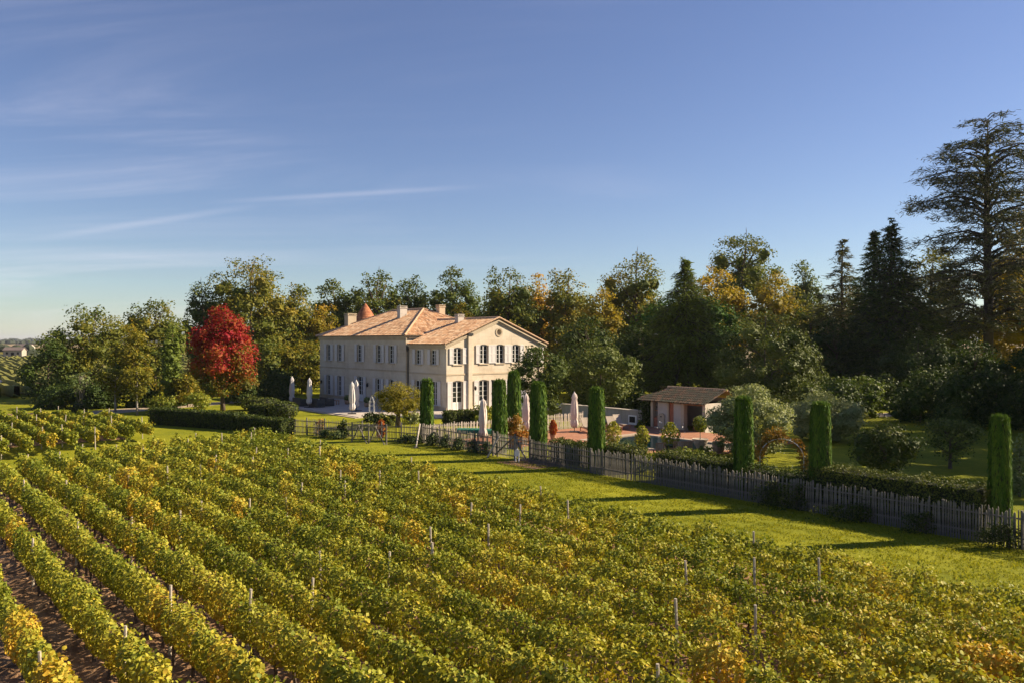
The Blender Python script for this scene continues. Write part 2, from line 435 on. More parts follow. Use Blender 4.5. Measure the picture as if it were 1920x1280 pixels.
# leaf templates: vertices (across, along, out) and faces
DIAMOND = (np.array([(0, -.5, 0), (.42, .05, .10), (0, .5, -.06), (-.42, .05, .10)], dtype=np.float32), [(0, 1, 2), (0, 2, 3)])
LOBED = (np.array([(0, -.42, 0), (.46, -.30, .06), (.52, .22, .14), (0, .58, -.08), (-.52, .22, .14), (-.46, -.30, .06)], dtype=np.float32),
         [(0, 1, 2, 3), (0, 3, 4, 5)])
SPRAY = (np.array([(-.13, -.5, 0), (.13, -.5, 0), (.17, .1, .05), (0, .62, 0), (-.17, .1, .05)], dtype=np.float32), [(0, 1, 2, 3, 4)])
def unit(a): return a / np.maximum(np.linalg.norm(a, axis=-1, keepdims=True), 1e-9)
def leaves(name, pos, nor, size, tint, tmpl=DIAMOND, along=None, stretch=1.0):
    N = len(pos); tv, tf = tmpl; K = len(tv); fk = len(tf[0])
    nor = unit(nor)
    a = rng.normal(size=(N, 3)) if along is None else along
    T = a - nor * np.sum(a * nor, axis=1, keepdims=True)
    T = unit(T); B = np.cross(nor, T)
    s = np.asarray(size).reshape(-1, 1, 1) * np.ones((N, 1, 1))
    V = pos[:, None, :] + s * (tv[None, :, 0:1] * B[:, None, :] + tv[None, :, 1:2] * stretch * T[:, None, :] + tv[None, :, 2:3] * nor[:, None, :])
    V = V.reshape(-1, 3).astype(np.float32)
    base = (np.arange(N) * K)[:, None, None]
    Fi = (base + np.array(tf)[None]).reshape(-1).astype(np.int32)
    nf = N * len(tf)
    me = bpy.data.meshes.new(name)
    me.vertices.add(len(V)); me.vertices.foreach_set('co', V.ravel())
    me.loops.add(len(Fi)); me.loops.foreach_set('vertex_index', Fi)
    me.polygons.add(nf)
    me.polygons.foreach_set('loop_start', np.arange(nf, dtype=np.int32) * fk)
    try: me.polygons.foreach_set('loop_total', np.full(nf, fk, dtype=np.int32))
    except Exception: pass
    at = me.attributes.new('tint', 'FLOAT', 'POINT')
    at.data.foreach_set('value', np.repeat(np.clip(tint, 0, 1), K).astype(np.float32))
    me.update(); me.validate()
    return me
def rdir(n):
    return unit(rng.normal(size=(n, 3)))
def vnoise(x, y, s, seed=0):
    r = np.random.default_rng(seed); o = np.zeros_like(np.asarray(x, dtype=float))
    for i in range(7):
        a = r.uniform(0, 6.283); k = r.uniform(0.6, 1.8) / s
        o += np.sin((x * math.cos(a) + y * math.sin(a)) * k * 6.283 + r.uniform(0, 6.283))
    return o / 7 * 1.9

# ------------------------------------------------------------------ setting
def sheet(name, pts, mat, z, kind='structure'):
    m = MB(); m.poly([(x, y, z) for x, y in pts])
    return tag(m.build(name, mat), kind=kind)
def rect(x0, x1, y0, y1): return [(x0, y0), (x1, y0), (x1, y1), (x0, y1)]

sheet('ground', rect(-15000, 9000, -9000, 15000), 'far_field', -0.06)
# the estate's lawns
sheet('lawn', rect(-150, 60, -14, 150), 'lawn', 0.0)
# soil of the vineyard, really uneven
def soil_patch(name, x0, x1, y0, y1, step, z):
    nx = int((x1 - x0) / step); ny = int((y1 - y0) / step)
    X, Y = np.meshgrid(np.linspace(x0, x1, nx + 1), np.linspace(y0, y1, ny + 1))
    Z = z + 0.035 * vnoise(X, Y, 1.1, 3) + 0.045 * vnoise(X, Y, 0.5, 4) + 0.035 * rng.normal(size=X.shape)
    ph = ((Y - 1.41) / 1.32) % 1.0
    Z += 0.06 * np.cos(ph * 2 * math.pi)
    edge = np.minimum(np.minimum(X - x0, x1 - X), np.minimum(Y - y0, y1 - Y))
    Z = np.where(edge < 0.4, np.minimum(Z, 0.012), np.maximum(Z, 0.02))
    v = np.stack([X, Y, Z], -1).reshape(-1, 3)
    idx = np.arange((nx + 1) * (ny + 1)).reshape(ny + 1, nx + 1)
    f = np.stack([idx[:-1, :-1], idx[:-1, 1:], idx[1:, 1:], idx[1:, :-1]], -1).reshape(-1, 4)
    me = bpy.data.meshes.new(name); me.from_pydata(v.tolist(), [], f.tolist())
    me.polygons.foreach_set('use_smooth', [True] * len(me.polygons))
    return tag(link(name, me, 'soil'), kind='structure')
soil_patch('vineyard_soil', -45.8, 6.0, -1.2, 21.2, 0.17, 0.03)
soil_patch('vineyard_soil_beyond_path', -88, -60.2, 2.5, 15.2, 0.4, 0.03)

# ------------------------------------------------------------------ vineyard
ORD = ['first', 'second', 'third', 'fourth', 'fifth', 'sixth', 'seventh', 'eighth', 'ninth', 'tenth', 'eleventh', 'twelfth',
       'thirteenth', 'fourteenth', 'fifteenth', 'sixteenth', 'seventeenth', 'eighteenth', 'nineteenth', 'twentieth']
POST_H = 1.75
def post_mesh():
    m = MB(); m.tube([(0, 0, -0.1), (0.01, 0, 0.9), (0.0, 0.01, POST_H)], [0.036, 0.034, 0.030], 7); return m.mesh('trellis_post')
PM = post_mesh(); PM.materials.append(MATS['vine_post'])
SM = []
for q in range(5):
    k = rng.uniform(-.07, .07, 4); m = MB()
    m.tube([(0, 0, -0.05), (k[0], k[1], 0.3), (k[2], k[3], 0.62), (k[2] + .15, k[3] * .5, 0.72), (.42, 0, 0.74)], [0.042, 0.034, 0.028, 0.02, 0.01], 6)
    me = m.mesh('stem'); me.materials.append(MATS['vine_wood']); SM.append(me)
def vine_row(n, m0, m1, label, group, dens_k=1.0, seed=0, height=1.36):
    root = thing('vine_row', label, 'vine row', (m0, n, 0), 0, group)
    r = np.random.default_rng(1000 + seed)
    L = m1 - m0
    # leaves, thinner in number and larger the farther away
    xs = np.linspace(m0, m1, max(2, int(L)))
    depth = lambda x: -SI * x + CO * n
    dens = np.interp(depth(xs), [12, 22, 35, 50, 70], [1050, 790, 440, 235, 150]) * dens_k
    cum = np.concatenate([[0], np.cumsum((dens[1:] + dens[:-1]) / 2 * np.diff(xs))])
    N = int(cum[-1])
    x = np.interp(r.uniform(0, cum[-1], N), cum, xs)
    D = depth(x)
    size = np.interp(D, [12, 22, 35, 50, 70], [0.072, 0.080, 0.104, 0.134, 0.165]) * r.uniform(0.7, 1.3, N)
    # the plants of the row: every 1.0 m one vine, uneven in vigour
    pid = np.floor(x / 1.0).astype(int); ph = x / 1.0 - pid
    h1 = np.modf(np.abs(np.sin(pid * 12.9898 + n * 78.233) * 43758.5453))[0]
    h2 = np.modf(np.abs(np.sin(pid * 39.346 + n * 11.135) * 24634.6345))[0]
    vig = 0.74 + 0.42 * h1
    vig = np.where(h2 < 0.035, 0.45, vig)
    bulge = 0.50 + 0.60 * np.sin(ph * math.pi) ** 0.8 + 0.12 * vnoise(x, x * 0 + n * 3.1, 0.7, 11)
    a = r.uniform(0, 2 * math.pi, N)
    rad = np.clip(1 - np.abs(r.normal(0, 0.33, N)), 0.05, 1.12)
    hh = height * (0.80 + 0.14 * np.sin(ph * math.pi) ** 0.8 + 0.16 * h1 + 0.07 * vnoise(x, x * 0 + n, 0.5, 5))
    zb = 0.34 + 0.16 * h2
    zc = (hh + zb) / 2; zr = (hh - zb) / 2
    w0 = 0.27 * bulge * vig
    cz, cy = np.sin(a), np.cos(a)
    wz = 1.0 - 0.32 * np.clip(-cz, 0, 1) 
    y = w0 * rad * np.sign(cy) * np.abs(cy) ** 0.7 * wz
    z = zc + zr * rad * np.sign(cz) * np.abs(cz) ** 0.75
    shoot = r.uniform(0, 1, N) < 0.035
    z = np.where(shoot, hh + r.uniform(-0.08, 0.13, N), z)
    y = np.where(shoot, r.normal(0, 0.09, N), y)
    keep = (r.uniform(0, 1, N) < np.clip(vig, 0.3, 1) + 0.1)
    pq = m0 + 0.25 + 3.0 * (seed * .37 % 1) + 9.0 * np.round((x - m0 - 0.25 - 3.0 * (seed * .37 % 1)) / 9.0)
    keep &= ~((np.abs(x - pq) < .30) & (np.sin(pq * 7.7 + n * 3.3) > .15) & (y < .05))
    pos = np.stack([x - m0 + r.normal(0, 0.03, N), y, z], -1)
    nor = np.stack([r.normal(0, 0.55, N), cy * 0.9, np.clip(cz, -0.2, 1) * 0.9 + 0.35], -1) + 0.45 * r.normal(size=(N, 3))
    big = vnoise(x, x * 0 + n, 9.0, 21); mid = vnoise(x, x * 0 + n, 2.4, 22); 
    tint = 0.37 + 0.07 * big + 0.08 * mid + 0.14 * (0.85 - z) + 0.085 * r.normal(size=N) + 0.12 * (h1 - 0.5)
    tint += np.where((h2 > 0.84), 0.18, 0.0)
    tint += np.interp(D, [12, 25, 55], [0.13, 0.06, 0.0])
    tint = np.where(tint > .84, .84 + .25 * (tint - .84), tint)
    alongv = np.stack([r.normal(0, 0.7, N), r.normal(0, 0.7, N), -np.ones(N)], -1)
    near = keep & (D < 14.5); far = keep & ~near
    if near.any():
        link('foliage', leaves('foliage', pos[near], nor[near], size[near], tint[near], LOBED, alongv[near]), 'vine_leaf', root)
    if far.any():
        link('foliage', leaves('foliage', pos[far], nor[far], size[far] * 1.1, tint[far], DIAMOND, alongv[far]), 'vine_leaf', root)
    # gnarled stems
    for p in range(int(math.ceil(m0)), int(m1)):
        if depth(p) > 45: continue
        bx = p + 0.5 - m0 + r.uniform(-.1, .1); k = r.uniform(-.07, .07, 4)
        link('stem', SM[int(r.integers(0, 5))], None, root, (bx, k[1], 0), r.uniform(-.4, .4) + math.pi * int(r.integers(0, 2)))
    q = m0 + 0.25 + 3.0 * (seed * .37 % 1)
    while q < m1:
        o = link('post', PM, None, root, (q - m0, r.uniform(-.05, .05), r.uniform(-.36, -.16)))
        o.rotation_euler = (r.uniform(-.05, .05), r.uniform(-.05, .05), 0)
        q += 9.0
    # wires
    m = MB()
    for z in (0.72, 1.15): m.tube([(0, 0, z), (L, 0, z)], 0.004, 4)
    m.build('wire', 'dark_metal', root)
    return root
ROWS = [1.41 + 1.32 * i for i in range(15)]
for i, n in enumerate(ROWS):
    m1 = min((CO * n - 12.6) / SI, -0.3106 * n) + 2.6
    m0 = max(-46.2 - .27 * (n - 7.7) + 0.3 * math.sin(i * 2.1), -7.85 * n - 5)
    j = len(ROWS) - 1 - i
    lab = ('vine row of green and gold leaves, outermost one edging the lawn' if j == 0 else
           'vine row of green and yellow leaves, %s row in from the lawn strip' % ORD[j])
    vine_row(n, m0, m1, lab, 'vine rows in the foreground vineyard', 1.0, i)
ROWS2 = [4.4 + 1.3 * i for i in range(10)]
for i, n in enumerate(ROWS2):
    m0 = -71.5 - (16 - n) * 1.2
    j = len(ROWS2) - 1 - i
    vine_row(n, m0, -54.2 - .50 * (n - 9.5) - 0.2 * (i % 3), 'vine row beyond the mown path, %s one counting from the trees' % ORD[j],
             'vine rows in the block beyond the path', 1.7, 50 + i, 1.18)

# ------------------------------------------------------------------ the house
HX0, HX1, HXW = -89.5, -70.1, -63.1         # left end, main block / wing joint, gable
HY0, HY1 = 44.5, 57.4
ZE, ZW = 7.35, 6.5                           # eaves of main block and wing
TAN_M, TAN_W = 0.452, 0.39
house = thing('country_house', 'large cream limestone manor house with terracotta tiled roofs and shutters', 'house', (0, 0, 0))
def wall_mesh(m, width, z0, z1, openings, P, depth=0.24):
    """P(s, z, d): point of the wall, d = distance inwards"""
    ss = sorted({0.0, width, *[o[0] for o in openings], *[o[1] for o in openings]})
    zs = sorted({z0, z1, *[o[2] for o in openings], *[o[3] for o in openings]})
    for i in range(len(ss) - 1):
        for j in range(len(zs) - 1):
            sc_, zc_ = (ss[i] + ss[i + 1]) / 2, (zs[j] + zs[j + 1]) / 2
            if any(o[0] < sc_ < o[1] and o[2] < zc_ < o[3] for o in openings): continue
            m.poly([P(ss[i], zs[j], 0), P(ss[i + 1], zs[j], 0), P(ss[i + 1], zs[j + 1], 0), P(ss[i], zs[j + 1], 0)])
    for (a, b, c, d, *_) in openings:
        m.poly([P(a, c, 0), P(a, d, 0), P(a, d, depth), P(a, c, depth)])
        m.poly([P(b, c, 0), P(b, c, depth), P(b, d, depth), P(b, d, 0)])
        m.poly([P(a, d, 0), P(b, d, 0), P(b, d, depth), P(a, d, depth)])
        m.poly([P(a, c, 0), P(a, c, depth), P(b, c, depth), P(b, c, 0)])
        # segmental arch filling the upper corners
        rise = 0.12; w_ = b - a; k = 10
        for lo, hi in ((0, k // 2), (k // 2, k)):
            pts = [P(a + w_ * i / k, d - rise + rise * (1 - (2 * i / k - 1) ** 2), 0.004) for i in range(lo, hi + 1)]
            corner = [P(b, d - 0.001, 0.004)] if lo else [P(a, d - 0.001, 0.004)]
            inn = Vector(P(0, 0, depth - 0.01)) - Vector(P(0, 0, 0))
            m.prism(pts + corner, inn)
def bars(m, P, a, b, c, d, d0, d1):           # a bar in wall coordinates
    p = [P(a, c, d0), P(b, c, d0), P(b, d, d0), P(a, d, d0)]
    m.prism(p, Vector(P(a, c, d1)) - Vector(P(a, c, d0)))
def window(P, a, b, c, d, door=False, shutters=(True, True), rows=4, open_in=False, reach=0.0):
    f = MB(); fr = 0.055
    bars(f, P, a, a + fr, c, d, 0.13, 0.21); bars(f, P, b - fr, b, c, d, 0.13, 0.21)
    bars(f, P, a + fr, b - fr, d - fr - 0.08, d, 0.13, 0.21); bars(f, P, a + fr, b - fr, c, c + fr, 0.13, 0.21)
    mid = (a + b) / 2
    bars(f, P, mid - 0.045, mid + 0.045, c + fr, d - fr - .08, 0.12, 0.20)
    base = c + fr
    if door:
        base = c + 0.75
        bars(f, P, a + fr, b - fr, c + fr, base, 0.15, 0.19)
    top = d - fr - 0.08
    for i in range(1, rows):
        z = base + (top - base) * i / rows
        bars(f, P, a + fr, b - fr, z - 0.017, z + 0.017, 0.155, 0.19)
    win = f.build('door' if door else 'window', 'frame_paint', house)
    for x0, x1 in ((a + fr, mid - 0.045), (mid + 0.045, b - fr)):
        g = MB(); bars(g, P, x0, x1, base, top, 0.17, 0.176); g.build('pane', 'glass', win)
    if not door:
        s = MB(); bars(s, P, a - 0.10, b + 0.10, c - 0.12, c - 0.003, -0.09, 0.10); s.build('sill', 'cut_stone', win)
    for side in (0, 1):
        if not shutters[side]: continue
        w_ = (b - a) / 2 - 0.01
        x0, x1 = (a - w_ - 0.02, a - 0.02) if side == 0 else (b + 0.02, b + w_ + 0.02)
        s = MB()
        bars(s, P, x0, x1, c + 0.02, d - 0.05, -0.085, -0.05)
        for z in (c + 0.02, (c + d) / 2 - 0.06, d - 0.17):
            bars(s, P, x0 + 0.001, x1 - 0.001, z + .001, z + 0.119, -0.105, -0.0855)
        for xx in (x0, x1 - 0.08):
            bars(s, P, xx + .002, xx + 0.078, c + 0.142, d - 0.172, -0.103, -0.0856)
        s.build('shutter', 'shutter_paint', house)
        for z in (c + 0.35, d - 0.45):
            hk = MB(); bars(hk, P, (x1 - 0.0 if side == 0 else x0 - 0.03), (x1 + 0.03 if side == 0 else x0), z, z + 0.04, -0.07, -0.002)
            hk.build('hinge', 'dark_metal', house)
# facade towards the lawn (plane y = HY0)
PF = lambda s, z, d: (HX0 + s, HY0 + d, z)
fac = []
for u, zt, zb in ((617, 6.5, 4.5), (637.4, 6.5, 4.5), (674.8, 6.5, 4.5), (711, 6.48, 4.5), (734.5, 6.46, 4.5)):
    x = on_n(u, HY0)[0] - HX0; fac.append((x - 0.55, x + 0.55, zb, zt, False))
for u, door in ((617, 0), (637.6, 0), (676, 1), (709.8, 0), (735, 0)):
    x = on_n(u, HY0)[0] - HX0
    fac.append((x - (0.65 if door else 0.55), x + (0.65 if door else 0.55), 0.12 if door else 0.45, 2.95 if door else 2.85, bool(door)))
m = MB(); wall_mesh(m, HX1 - HX0, 0, ZE, fac, PF)
WY0 = HY0 + 0.16                              # the wing's front stands a little back
PW = lambda s, z, d: (HX1 + s, WY0 + d, z)
win2 = []
for u in (784.8, 813.2):
    x = on_n(u, WY0)[0] - HX1; win2.append((x - 0.5, x + 0.5, 4.5, 6.05, False))
for u in (784.5, 814):
    x = on_n(u, WY0)[0] - HX1; win2.append((x - 0.6, x + 0.6, 0.5, 2.95, False))
wall_mesh(m, HXW - HX1, 0, ZW, win2, PW)
# gable end (plane x = HXW)
PG = lambda s, z, d: (HXW - d, WY0 + s, z)
gab = []
for u, zt, zb in ((858.4, 6.22, 4.58), (907.2, 6.5, 4.6), (937.6, 6.5, 4.6), (967.2, 6.48, 4.6), (1004.4, 6.2, 4.6)):
    y = on_m(u, HXW)[0] - WY0; gab.append((y - 0.52, y + 0.52, zb, zt, False))
for u in (857.8, 906.8, 937.5, 967.2):
    y = on_m(u, HXW)[0] - WY0; gab.append((y - 0.62, y + 0.62, 0.14, 2.98, True))
GW = HY1 - WY0
oc_y, oc_D = on_m(935.6, HXW); oc_z = z_at(623, oc_D); oc_s = oc_y - WY0
ZR = ZW + TAN_W * GW / 2
wall_mesh(m, GW, 0, ZW, gab, PG)
# gable triangle with the round opening cut out of it
ro = 0.30; K = 24
circ = [(oc_s + ro * math.cos(2 * math.pi * i / K), oc_z + ro * math.sin(2 * math.pi * i / K)) for i in range(K)]
def gz(s): return ZW + TAN_W * min(s, GW - s)
def ray_out(a):                               # from the oculus centre to the outline of the triangle
    dx, dz = math.cos(a), math.sin(a); best = 1e9
    if dz < -1e-9: best = min(best, (ZW - oc_z) / dz)
    for (nx, nz, c) in ((-TAN_W, 1, ZW), (TAN_W, 1, ZW + TAN_W * GW)):
        den = nx * dx + nz * dz; num = c - (nx * oc_s + nz * oc_z)
        if den > 1e-9: best = min(best, num / den)
    return (oc_s + dx * best, oc_z + dz * best)
angs = [2 * math.pi * i / K for i in range(K)]
for cs, cz_ in ((0, ZW), (GW, ZW), (GW / 2, ZR)): angs.append(math.atan2(cz_ - oc_z, cs - oc_s) % (2 * math.pi))
angs = sorted(angs)
for i in range(len(angs)):
    a, b = angs[i], angs[(i + 1) % len(angs)]
    p1 = (oc_s + ro * math.cos(a), oc_z + ro * math.sin(a)); p2 = (oc_s + ro * math.cos(b), oc_z + ro * math.sin(b))
    q1, q2 = ray_out(a), ray_out(b)
    m.poly([PG(*p1, 0), PG(*q1, 0), PG(*q2, 0), PG(*p2, 0)])
    m.poly([PG(*p1, 0), PG(*p2, 0), PG(*p2, .25), PG(*p1, .25)])
# hidden walls
m.poly([(HX0, HY0, 0), (HX0, HY1, 0), (HX0, HY1, ZE), (HX0, HY0, ZE)])
m.poly([(HX0, HY1, 0), (HX1, HY1, 0), (HX1, HY1, ZE), (HX0, HY1, ZE)])
m.poly([(HX1, HY1, 0), (HXW, HY1, 0), (HXW, HY1, ZW), (HX1, HY1, ZW)])
m.poly([(HX1, HY0, 0), (HX1, WY0, 0), (HX1, WY0, ZE), (HX1, HY0, ZE)])
m.poly([(HX1, WY0, ZW - 1), (HX1, HY1, ZW - 1), (HX1, HY1, ZE), (HX1, WY0, ZE)])
m.build('wall', 'limestone', house)
for o in fac: window(PF, *o[:4], door=o[4])
for o in win2: window(PW, *o[:4])
for o in gab: window(PG, *o[:4], door=o[4])
# oculus ring + pane
m = MB()
for i in range(K):
    a, b = 2 * math.pi * i / K, 2 * math.pi * (i + 1) / K
    q = [(ro, a), (ro + 0.16, a), (ro + 0.16, b), (ro, b)]
    m.prism([PG(oc_s + r_ * math.cos(t_), oc_z + r_ * math.sin(t_), -0.002) for r_, t_ in q], (0.05, 0, 0))
ring = m.build('oculus_surround', 'cut_stone', house)
m = MB(); m.poly([PG(*c_, 0.245) for c_ in circ]); m.build('niche', 'cut_stone', ring)
# bands, plinths, cornices, pilaster
m = MB(); m.box(HX0 - .03, HX1 + .03, HY0 - .045, HY0 - .002, 3.62, 3.80); m.build('string_course', 'cut_stone', house)
m = MB(); m.box(HX1 + .05, HXW - .02, WY0 - .04, WY0 - .002, 3.52, 3.68); m.build('string_course', 'cut_stone', house)
py0, _ = on_m(876.2, HXW); py1, _ = on_m(883.2, HXW)
m = MB(); m.box(HXW + .002, HXW + .045, WY0 - .04, py0 - .01, 3.52, 3.68); m.build('string_course', 'cut_stone', house)
m = MB(); m.box(HXW + .002, HXW + .045, py1 + .01, HY1 - .02, 3.52, 3.68); m.build('string_course', 'cut_stone', house)
m = MB(); m.box(HXW + .002, HXW + .22, py0, py1, 0.0, gz((py0 + py1) / 2 - WY0) - .12); m.build('pilaster', 'limestone', house)
m = MB(); m.cbox((HXW + .14, (py0 + py1) / 2, gz(py0 - WY0) - .02), (.30, .62, .24)); m.build('gutter_box', 'dark_metal', house)
def plinth(x0, x1, y0, y1): m = MB(); m.box(x0, x1, y0, y1, 0, 0.44); m.build('plinth', 'cut_stone', house)
dx = fac[7]; plinth(HX0 - .04, HX0 + dx[0] - .02, HY0 - .05, HY0 - .003); plinth(HX0 + dx[1] + .02, HX1 + .03, HY0 - .05, HY0 - .003)
plinth(HX1 + .05, HXW + .05, WY0 - .05, WY0 - .003)
gd = sorted(o for o in gab if o[4]); prev = 0.0
for o in gd:
    if WY0 + prev < py0 < WY0 + o[0]:
        plinth(HXW + .003, HXW + .05, WY0 + prev + .02, py0 - .01); plinth(HXW + .003, HXW + .05, py1 + .01, WY0 + o[0] - .02)
    elif o[0] - prev > .1: plinth(HXW + .003, HXW + .05, WY0 + prev + .02, WY0 + o[0] - .02)
    prev = o[1]
plinth(HXW + .003, HXW + .05, WY0 + prev + .02, HY1)
def cornice(x0, x1, y0, z):
    m = MB(); m.box(x0, x1, y0 - .10, y0 - .003, z - .42, z - .22); m.box(x0, x1, y0 - .20, y0 - .003, z - .218, z - .02)
    m.build('cornice', 'cut_stone', house)
cornice(HX0 - .1, HX1 + .2, HY0, ZE); cornice(HX1 + .22, HXW + .02, WY0, ZW)
m = MB(); m.box(HX1 + .003, HX1 + .2, WY0 + .1, HY1, ZE - .218, ZE - .02); m.build('cornice', 'cut_stone', house)
# rake cornices of the gable
for s0, s1, e0, e1 in ((0, GW / 2, -.25, 0), (GW, GW / 2, .25, 0)):
    z0, z1 = gz(max(0, min(GW, s0))) , ZR
    za = ZW - TAN_W * .25
    m = MB()
    for off, hh, pr in ((-.02, .13, .22), (-.155, .16, .13)):
        a_, b_ = (s0 + e0, za + off), (s1, ZR + off)
        m.prism([PG(a_[0], a_[1] - hh, -.002), PG(b_[0], b_[1] - hh, -.002), PG(b_[0], b_[1], -.002), PG(a_[0], a_[1], -.002)], (pr, 0, 0))
    m.build('rake_cornice', 'cut_stone', house)
# quoin corner strip at the joint and drain pipe
m = MB(); m.tube([(HX1 + .30, WY0 - .10, 0.05), (HX1 + .30, WY0 - .10, ZW - .25)], .06, 8)
m.tube([(HX1 + .30, WY0 - .14, ZW - .75), (HX1 + .30, WY0 - .14, ZW - .5), (HX1 + .30, WY0 - .14, ZW - .15)], [.07, .15, .17], 8)
m.build('drain_pipe', 'dark_metal', house)
# roofs of real half-round tiles
TW, TL = 0.23, 0.42
def tiling(m, O, A, U, W, v0, v1):
    O, A, U = Vector(O), Vector(A).normalized(), Vector(U).normalized()
    Nn = A.cross(U).normalized()
    if Nn.z < 0: Nn = -Nn
    prof = [(-.115, 0), (-.075, .05), (0, .072), (.075, .05), (.115, 0)]
    nc = max(1, int(round(W / TW)))
    for c in range(nc):
        uc = (c + .5) * W / nc
        a, b = v0(uc), v1(uc)
        if b - a < .12: continue
        j = random.uniform(-.015, .015)
        ns = int(math.ceil((b - a) / TL))
        for s in range(ns):
            lo, hi = a + s * TL, min(b, a + (s + 1) * TL)
            if hi - lo < .01: continue
            k0 = random.uniform(.018, .034)
            base = len(m.v)
            for vv, k in ((lo, k0), (hi, 0.0)):
                for px_, pz in prof:
                    m.v.append(tuple(O + A * (uc + px_ * W / nc / .23 + (j if 0 < pz else 0)) + U * vv + Nn * (pz + k + .004)))
            for q in range(4):
                m.f.append((base + q, base + q + 1, base + 5 + q + 1, base + 5 + q))
                x0_, x1_ = uc - .01, uc + .01
                m.uv += [(x0_, lo + .05), (x1_, lo + .05), (x1_, lo + .1), (x0_, lo + .1)]
ov = 0.38
mm = MB(); mm.uv = []
HD = (HY1 - HY0) / 2 + ov
x0, x1, y0, y1 = HX0 - ov, HX1 + ov, HY0 - ov, HY1 + ov
ze = ZE - TAN_M * 0 + 0.02
cm = math.sqrt(1 + TAN_M ** 2)
half = (y1 - y0) / 2
Wm = x1 - x0
vm = lambda u: min(u, Wm - u, half) * cm
vh = lambda u: min(u, (y1 - y0) - u, half) * cm
tiling(mm, (x0, y0, ze), (1, 0, 0), (0, 1, TAN_M), Wm, lambda u: 0, vm)
tiling(mm, (x0, y1, ze), (1, 0, 0), (0, -1, TAN_M), Wm, lambda u: 0, vm)
tiling(mm, (x1, y0, ze), (0, 1, 0), (-1, 0, TAN_M), y1 - y0, lambda u: 0, vh)
tiling(mm, (x0, y0, ze), (0, 1, 0), (1, 0, TAN_M), y1 - y0, lambda u: 0, vh)
roof = mm.build('roof', 'roof_tile', house, smooth=False)
# solid deck below the tiles
zr = ze + TAN_M * half
m = MB()
A0, A1, A2, A3 = (x0, y0, ze - .01), (x1, y0, ze - .01), (x1, y1, ze - .01), (x0, y1, ze - .01)
R0, R1 = (x0 + half, (y0 + y1) / 2, zr - .01), (x1 - half, (y0 + y1) / 2, zr - .01)
m.poly([A0, A1, R1, R0]); m.poly([A1, A2, R1]); m.poly([A2, A3, R0, R1]); m.poly([A3, A0, R0]); m.poly([A3, A2, A1, A0])
m.build('roof_deck', 'cut_stone', roof)
plain('ridge_tile', (0.55, 0.37, 0.24), (0.42, 0.26, 0.16), 0.9, 3, 0.3)
def ridge(pts, parent, r=.12):
    m = MB(); p0, p1 = Vector(pts[0]), Vector(pts[1]); L = (p1 - p0).length; k = max(1, int(L / .42))
    for i in range(k):
        a, b = p0.lerp(p1, i / k), p0.lerp(p1, (i + 1.06) / k)
        m.tube([a, b], [r, r * .86], 8)
    m.build('ridge', 'ridge_tile', parent)
up = Vector((0, 0, .06))
for a, b in ((A0, R0), (A1, R1), (A2, R1), (A3, R0), (R0, R1)): ridge((Vector(a) + up, Vector(b) + up), roof)
# wing roof: two slopes running into the hip of the main roof
cw = math.sqrt(1 + TAN_W ** 2)
wx0, wx1 = HX1 - 4.2, HXW + .28
wy0, wy1 = WY0 - ov, HY1 + ov
zw = ZW + .02 - TAN_W * 0
halfw = (wy1 - wy0) / 2
def wing_v0(u):
    x = wx0 + u
    if x > x1 + .02: return 0.0
    need = ze + TAN_M * (x1 - x) - .10 - zw
    return max(0.0, need / TAN_W) * cw if x < x1 else 0.0
mm = MB(); mm.uv = []
tiling(mm, (wx0, wy0, zw), (1, 0, 0), (0, 1, TAN_W), wx1 - wx0, wing_v0, lambda u: halfw * cw)
tiling(mm, (wx0, wy1, zw), (1, 0, 0), (0, -1, TAN_W), wx1 - wx0, wing_v0, lambda u: halfw * cw)
wroof = mm.build('wing_roof', 'roof_tile', house)
zwr = zw + TAN_W * halfw
m = MB()
for (xa, xb) in ((HX1 + .4, wx1 - .02),):
    m.poly([(xa, wy0, zw - .01), (xb, wy0, zw - .01), (xb, (wy0 + wy1) / 2, zwr - .01), (xa, (wy0 + wy1) / 2, zwr - .01)])
    m.poly([(xa, wy1, zw - .01), (xb, wy1, zw - .01), (xb, (wy0 + wy1) / 2, zwr - .01), (xa, (wy0 + wy1) / 2, zwr - .01)])
m.build('roof_deck', 'cut_stone', wroof)
ridge(((wx0 + .4, (wy0 + wy1) / 2, zwr + .06), (wx1, (wy0 + wy1) / 2, zwr + .06)), wroof)
ridge(((wx1 - .04, wy0, zw + .07), (wx1 - .04, (wy0 + wy1) / 2, zwr + .07)), wroof, .1)
ridge(((wx1 - .04, wy1, zw + .07), (wx1 - .04, (wy0 + wy1) / 2, zwr + .07)), wroof, .1)
# chimneys
def roof_hit(u, v, z0, tan, n0):
    k = (u - 960) / F_PX; c = SI * k + CO; a = (638 - v) / F_PX
    Y = (CAM_H - z0 + tan * n0) / (tan * c - a)
    x_, y_ = place(u, Y); return x_, y_, CAM_H + a * Y
def chimney(x, y, zb, zt, wx, wy, parent, cap=True, mat='plaster'):
    m = MB(); m.box(x - wx / 2, x + wx / 2, y - wy / 2, y + wy / 2, zb - 1.2, zt - .22)
    ch = m.build('chimney', mat, parent, bevel=.012)
    m = MB(); m.box(x - wx / 2 - .06, x + wx / 2 + .06, y - wy / 2 - .06, y + wy / 2 + .06, zt - .218, zt - .14)
    for sx_ in (-1, 0, 1):
        for sy_ in (-1, 1): m.cbox((x + sx_ * (wx / 2 - .08), y + sy_ * (wy / 2 - .08), zt - .08), (.12, .12, .118))
    m.box(x - wx / 2 - .04, x + wx / 2 + .04, y - wy / 2 - .04, y + wy / 2 + .04, zt - .018, zt + .05)
    m.build('chimney_cap', mat, ch)
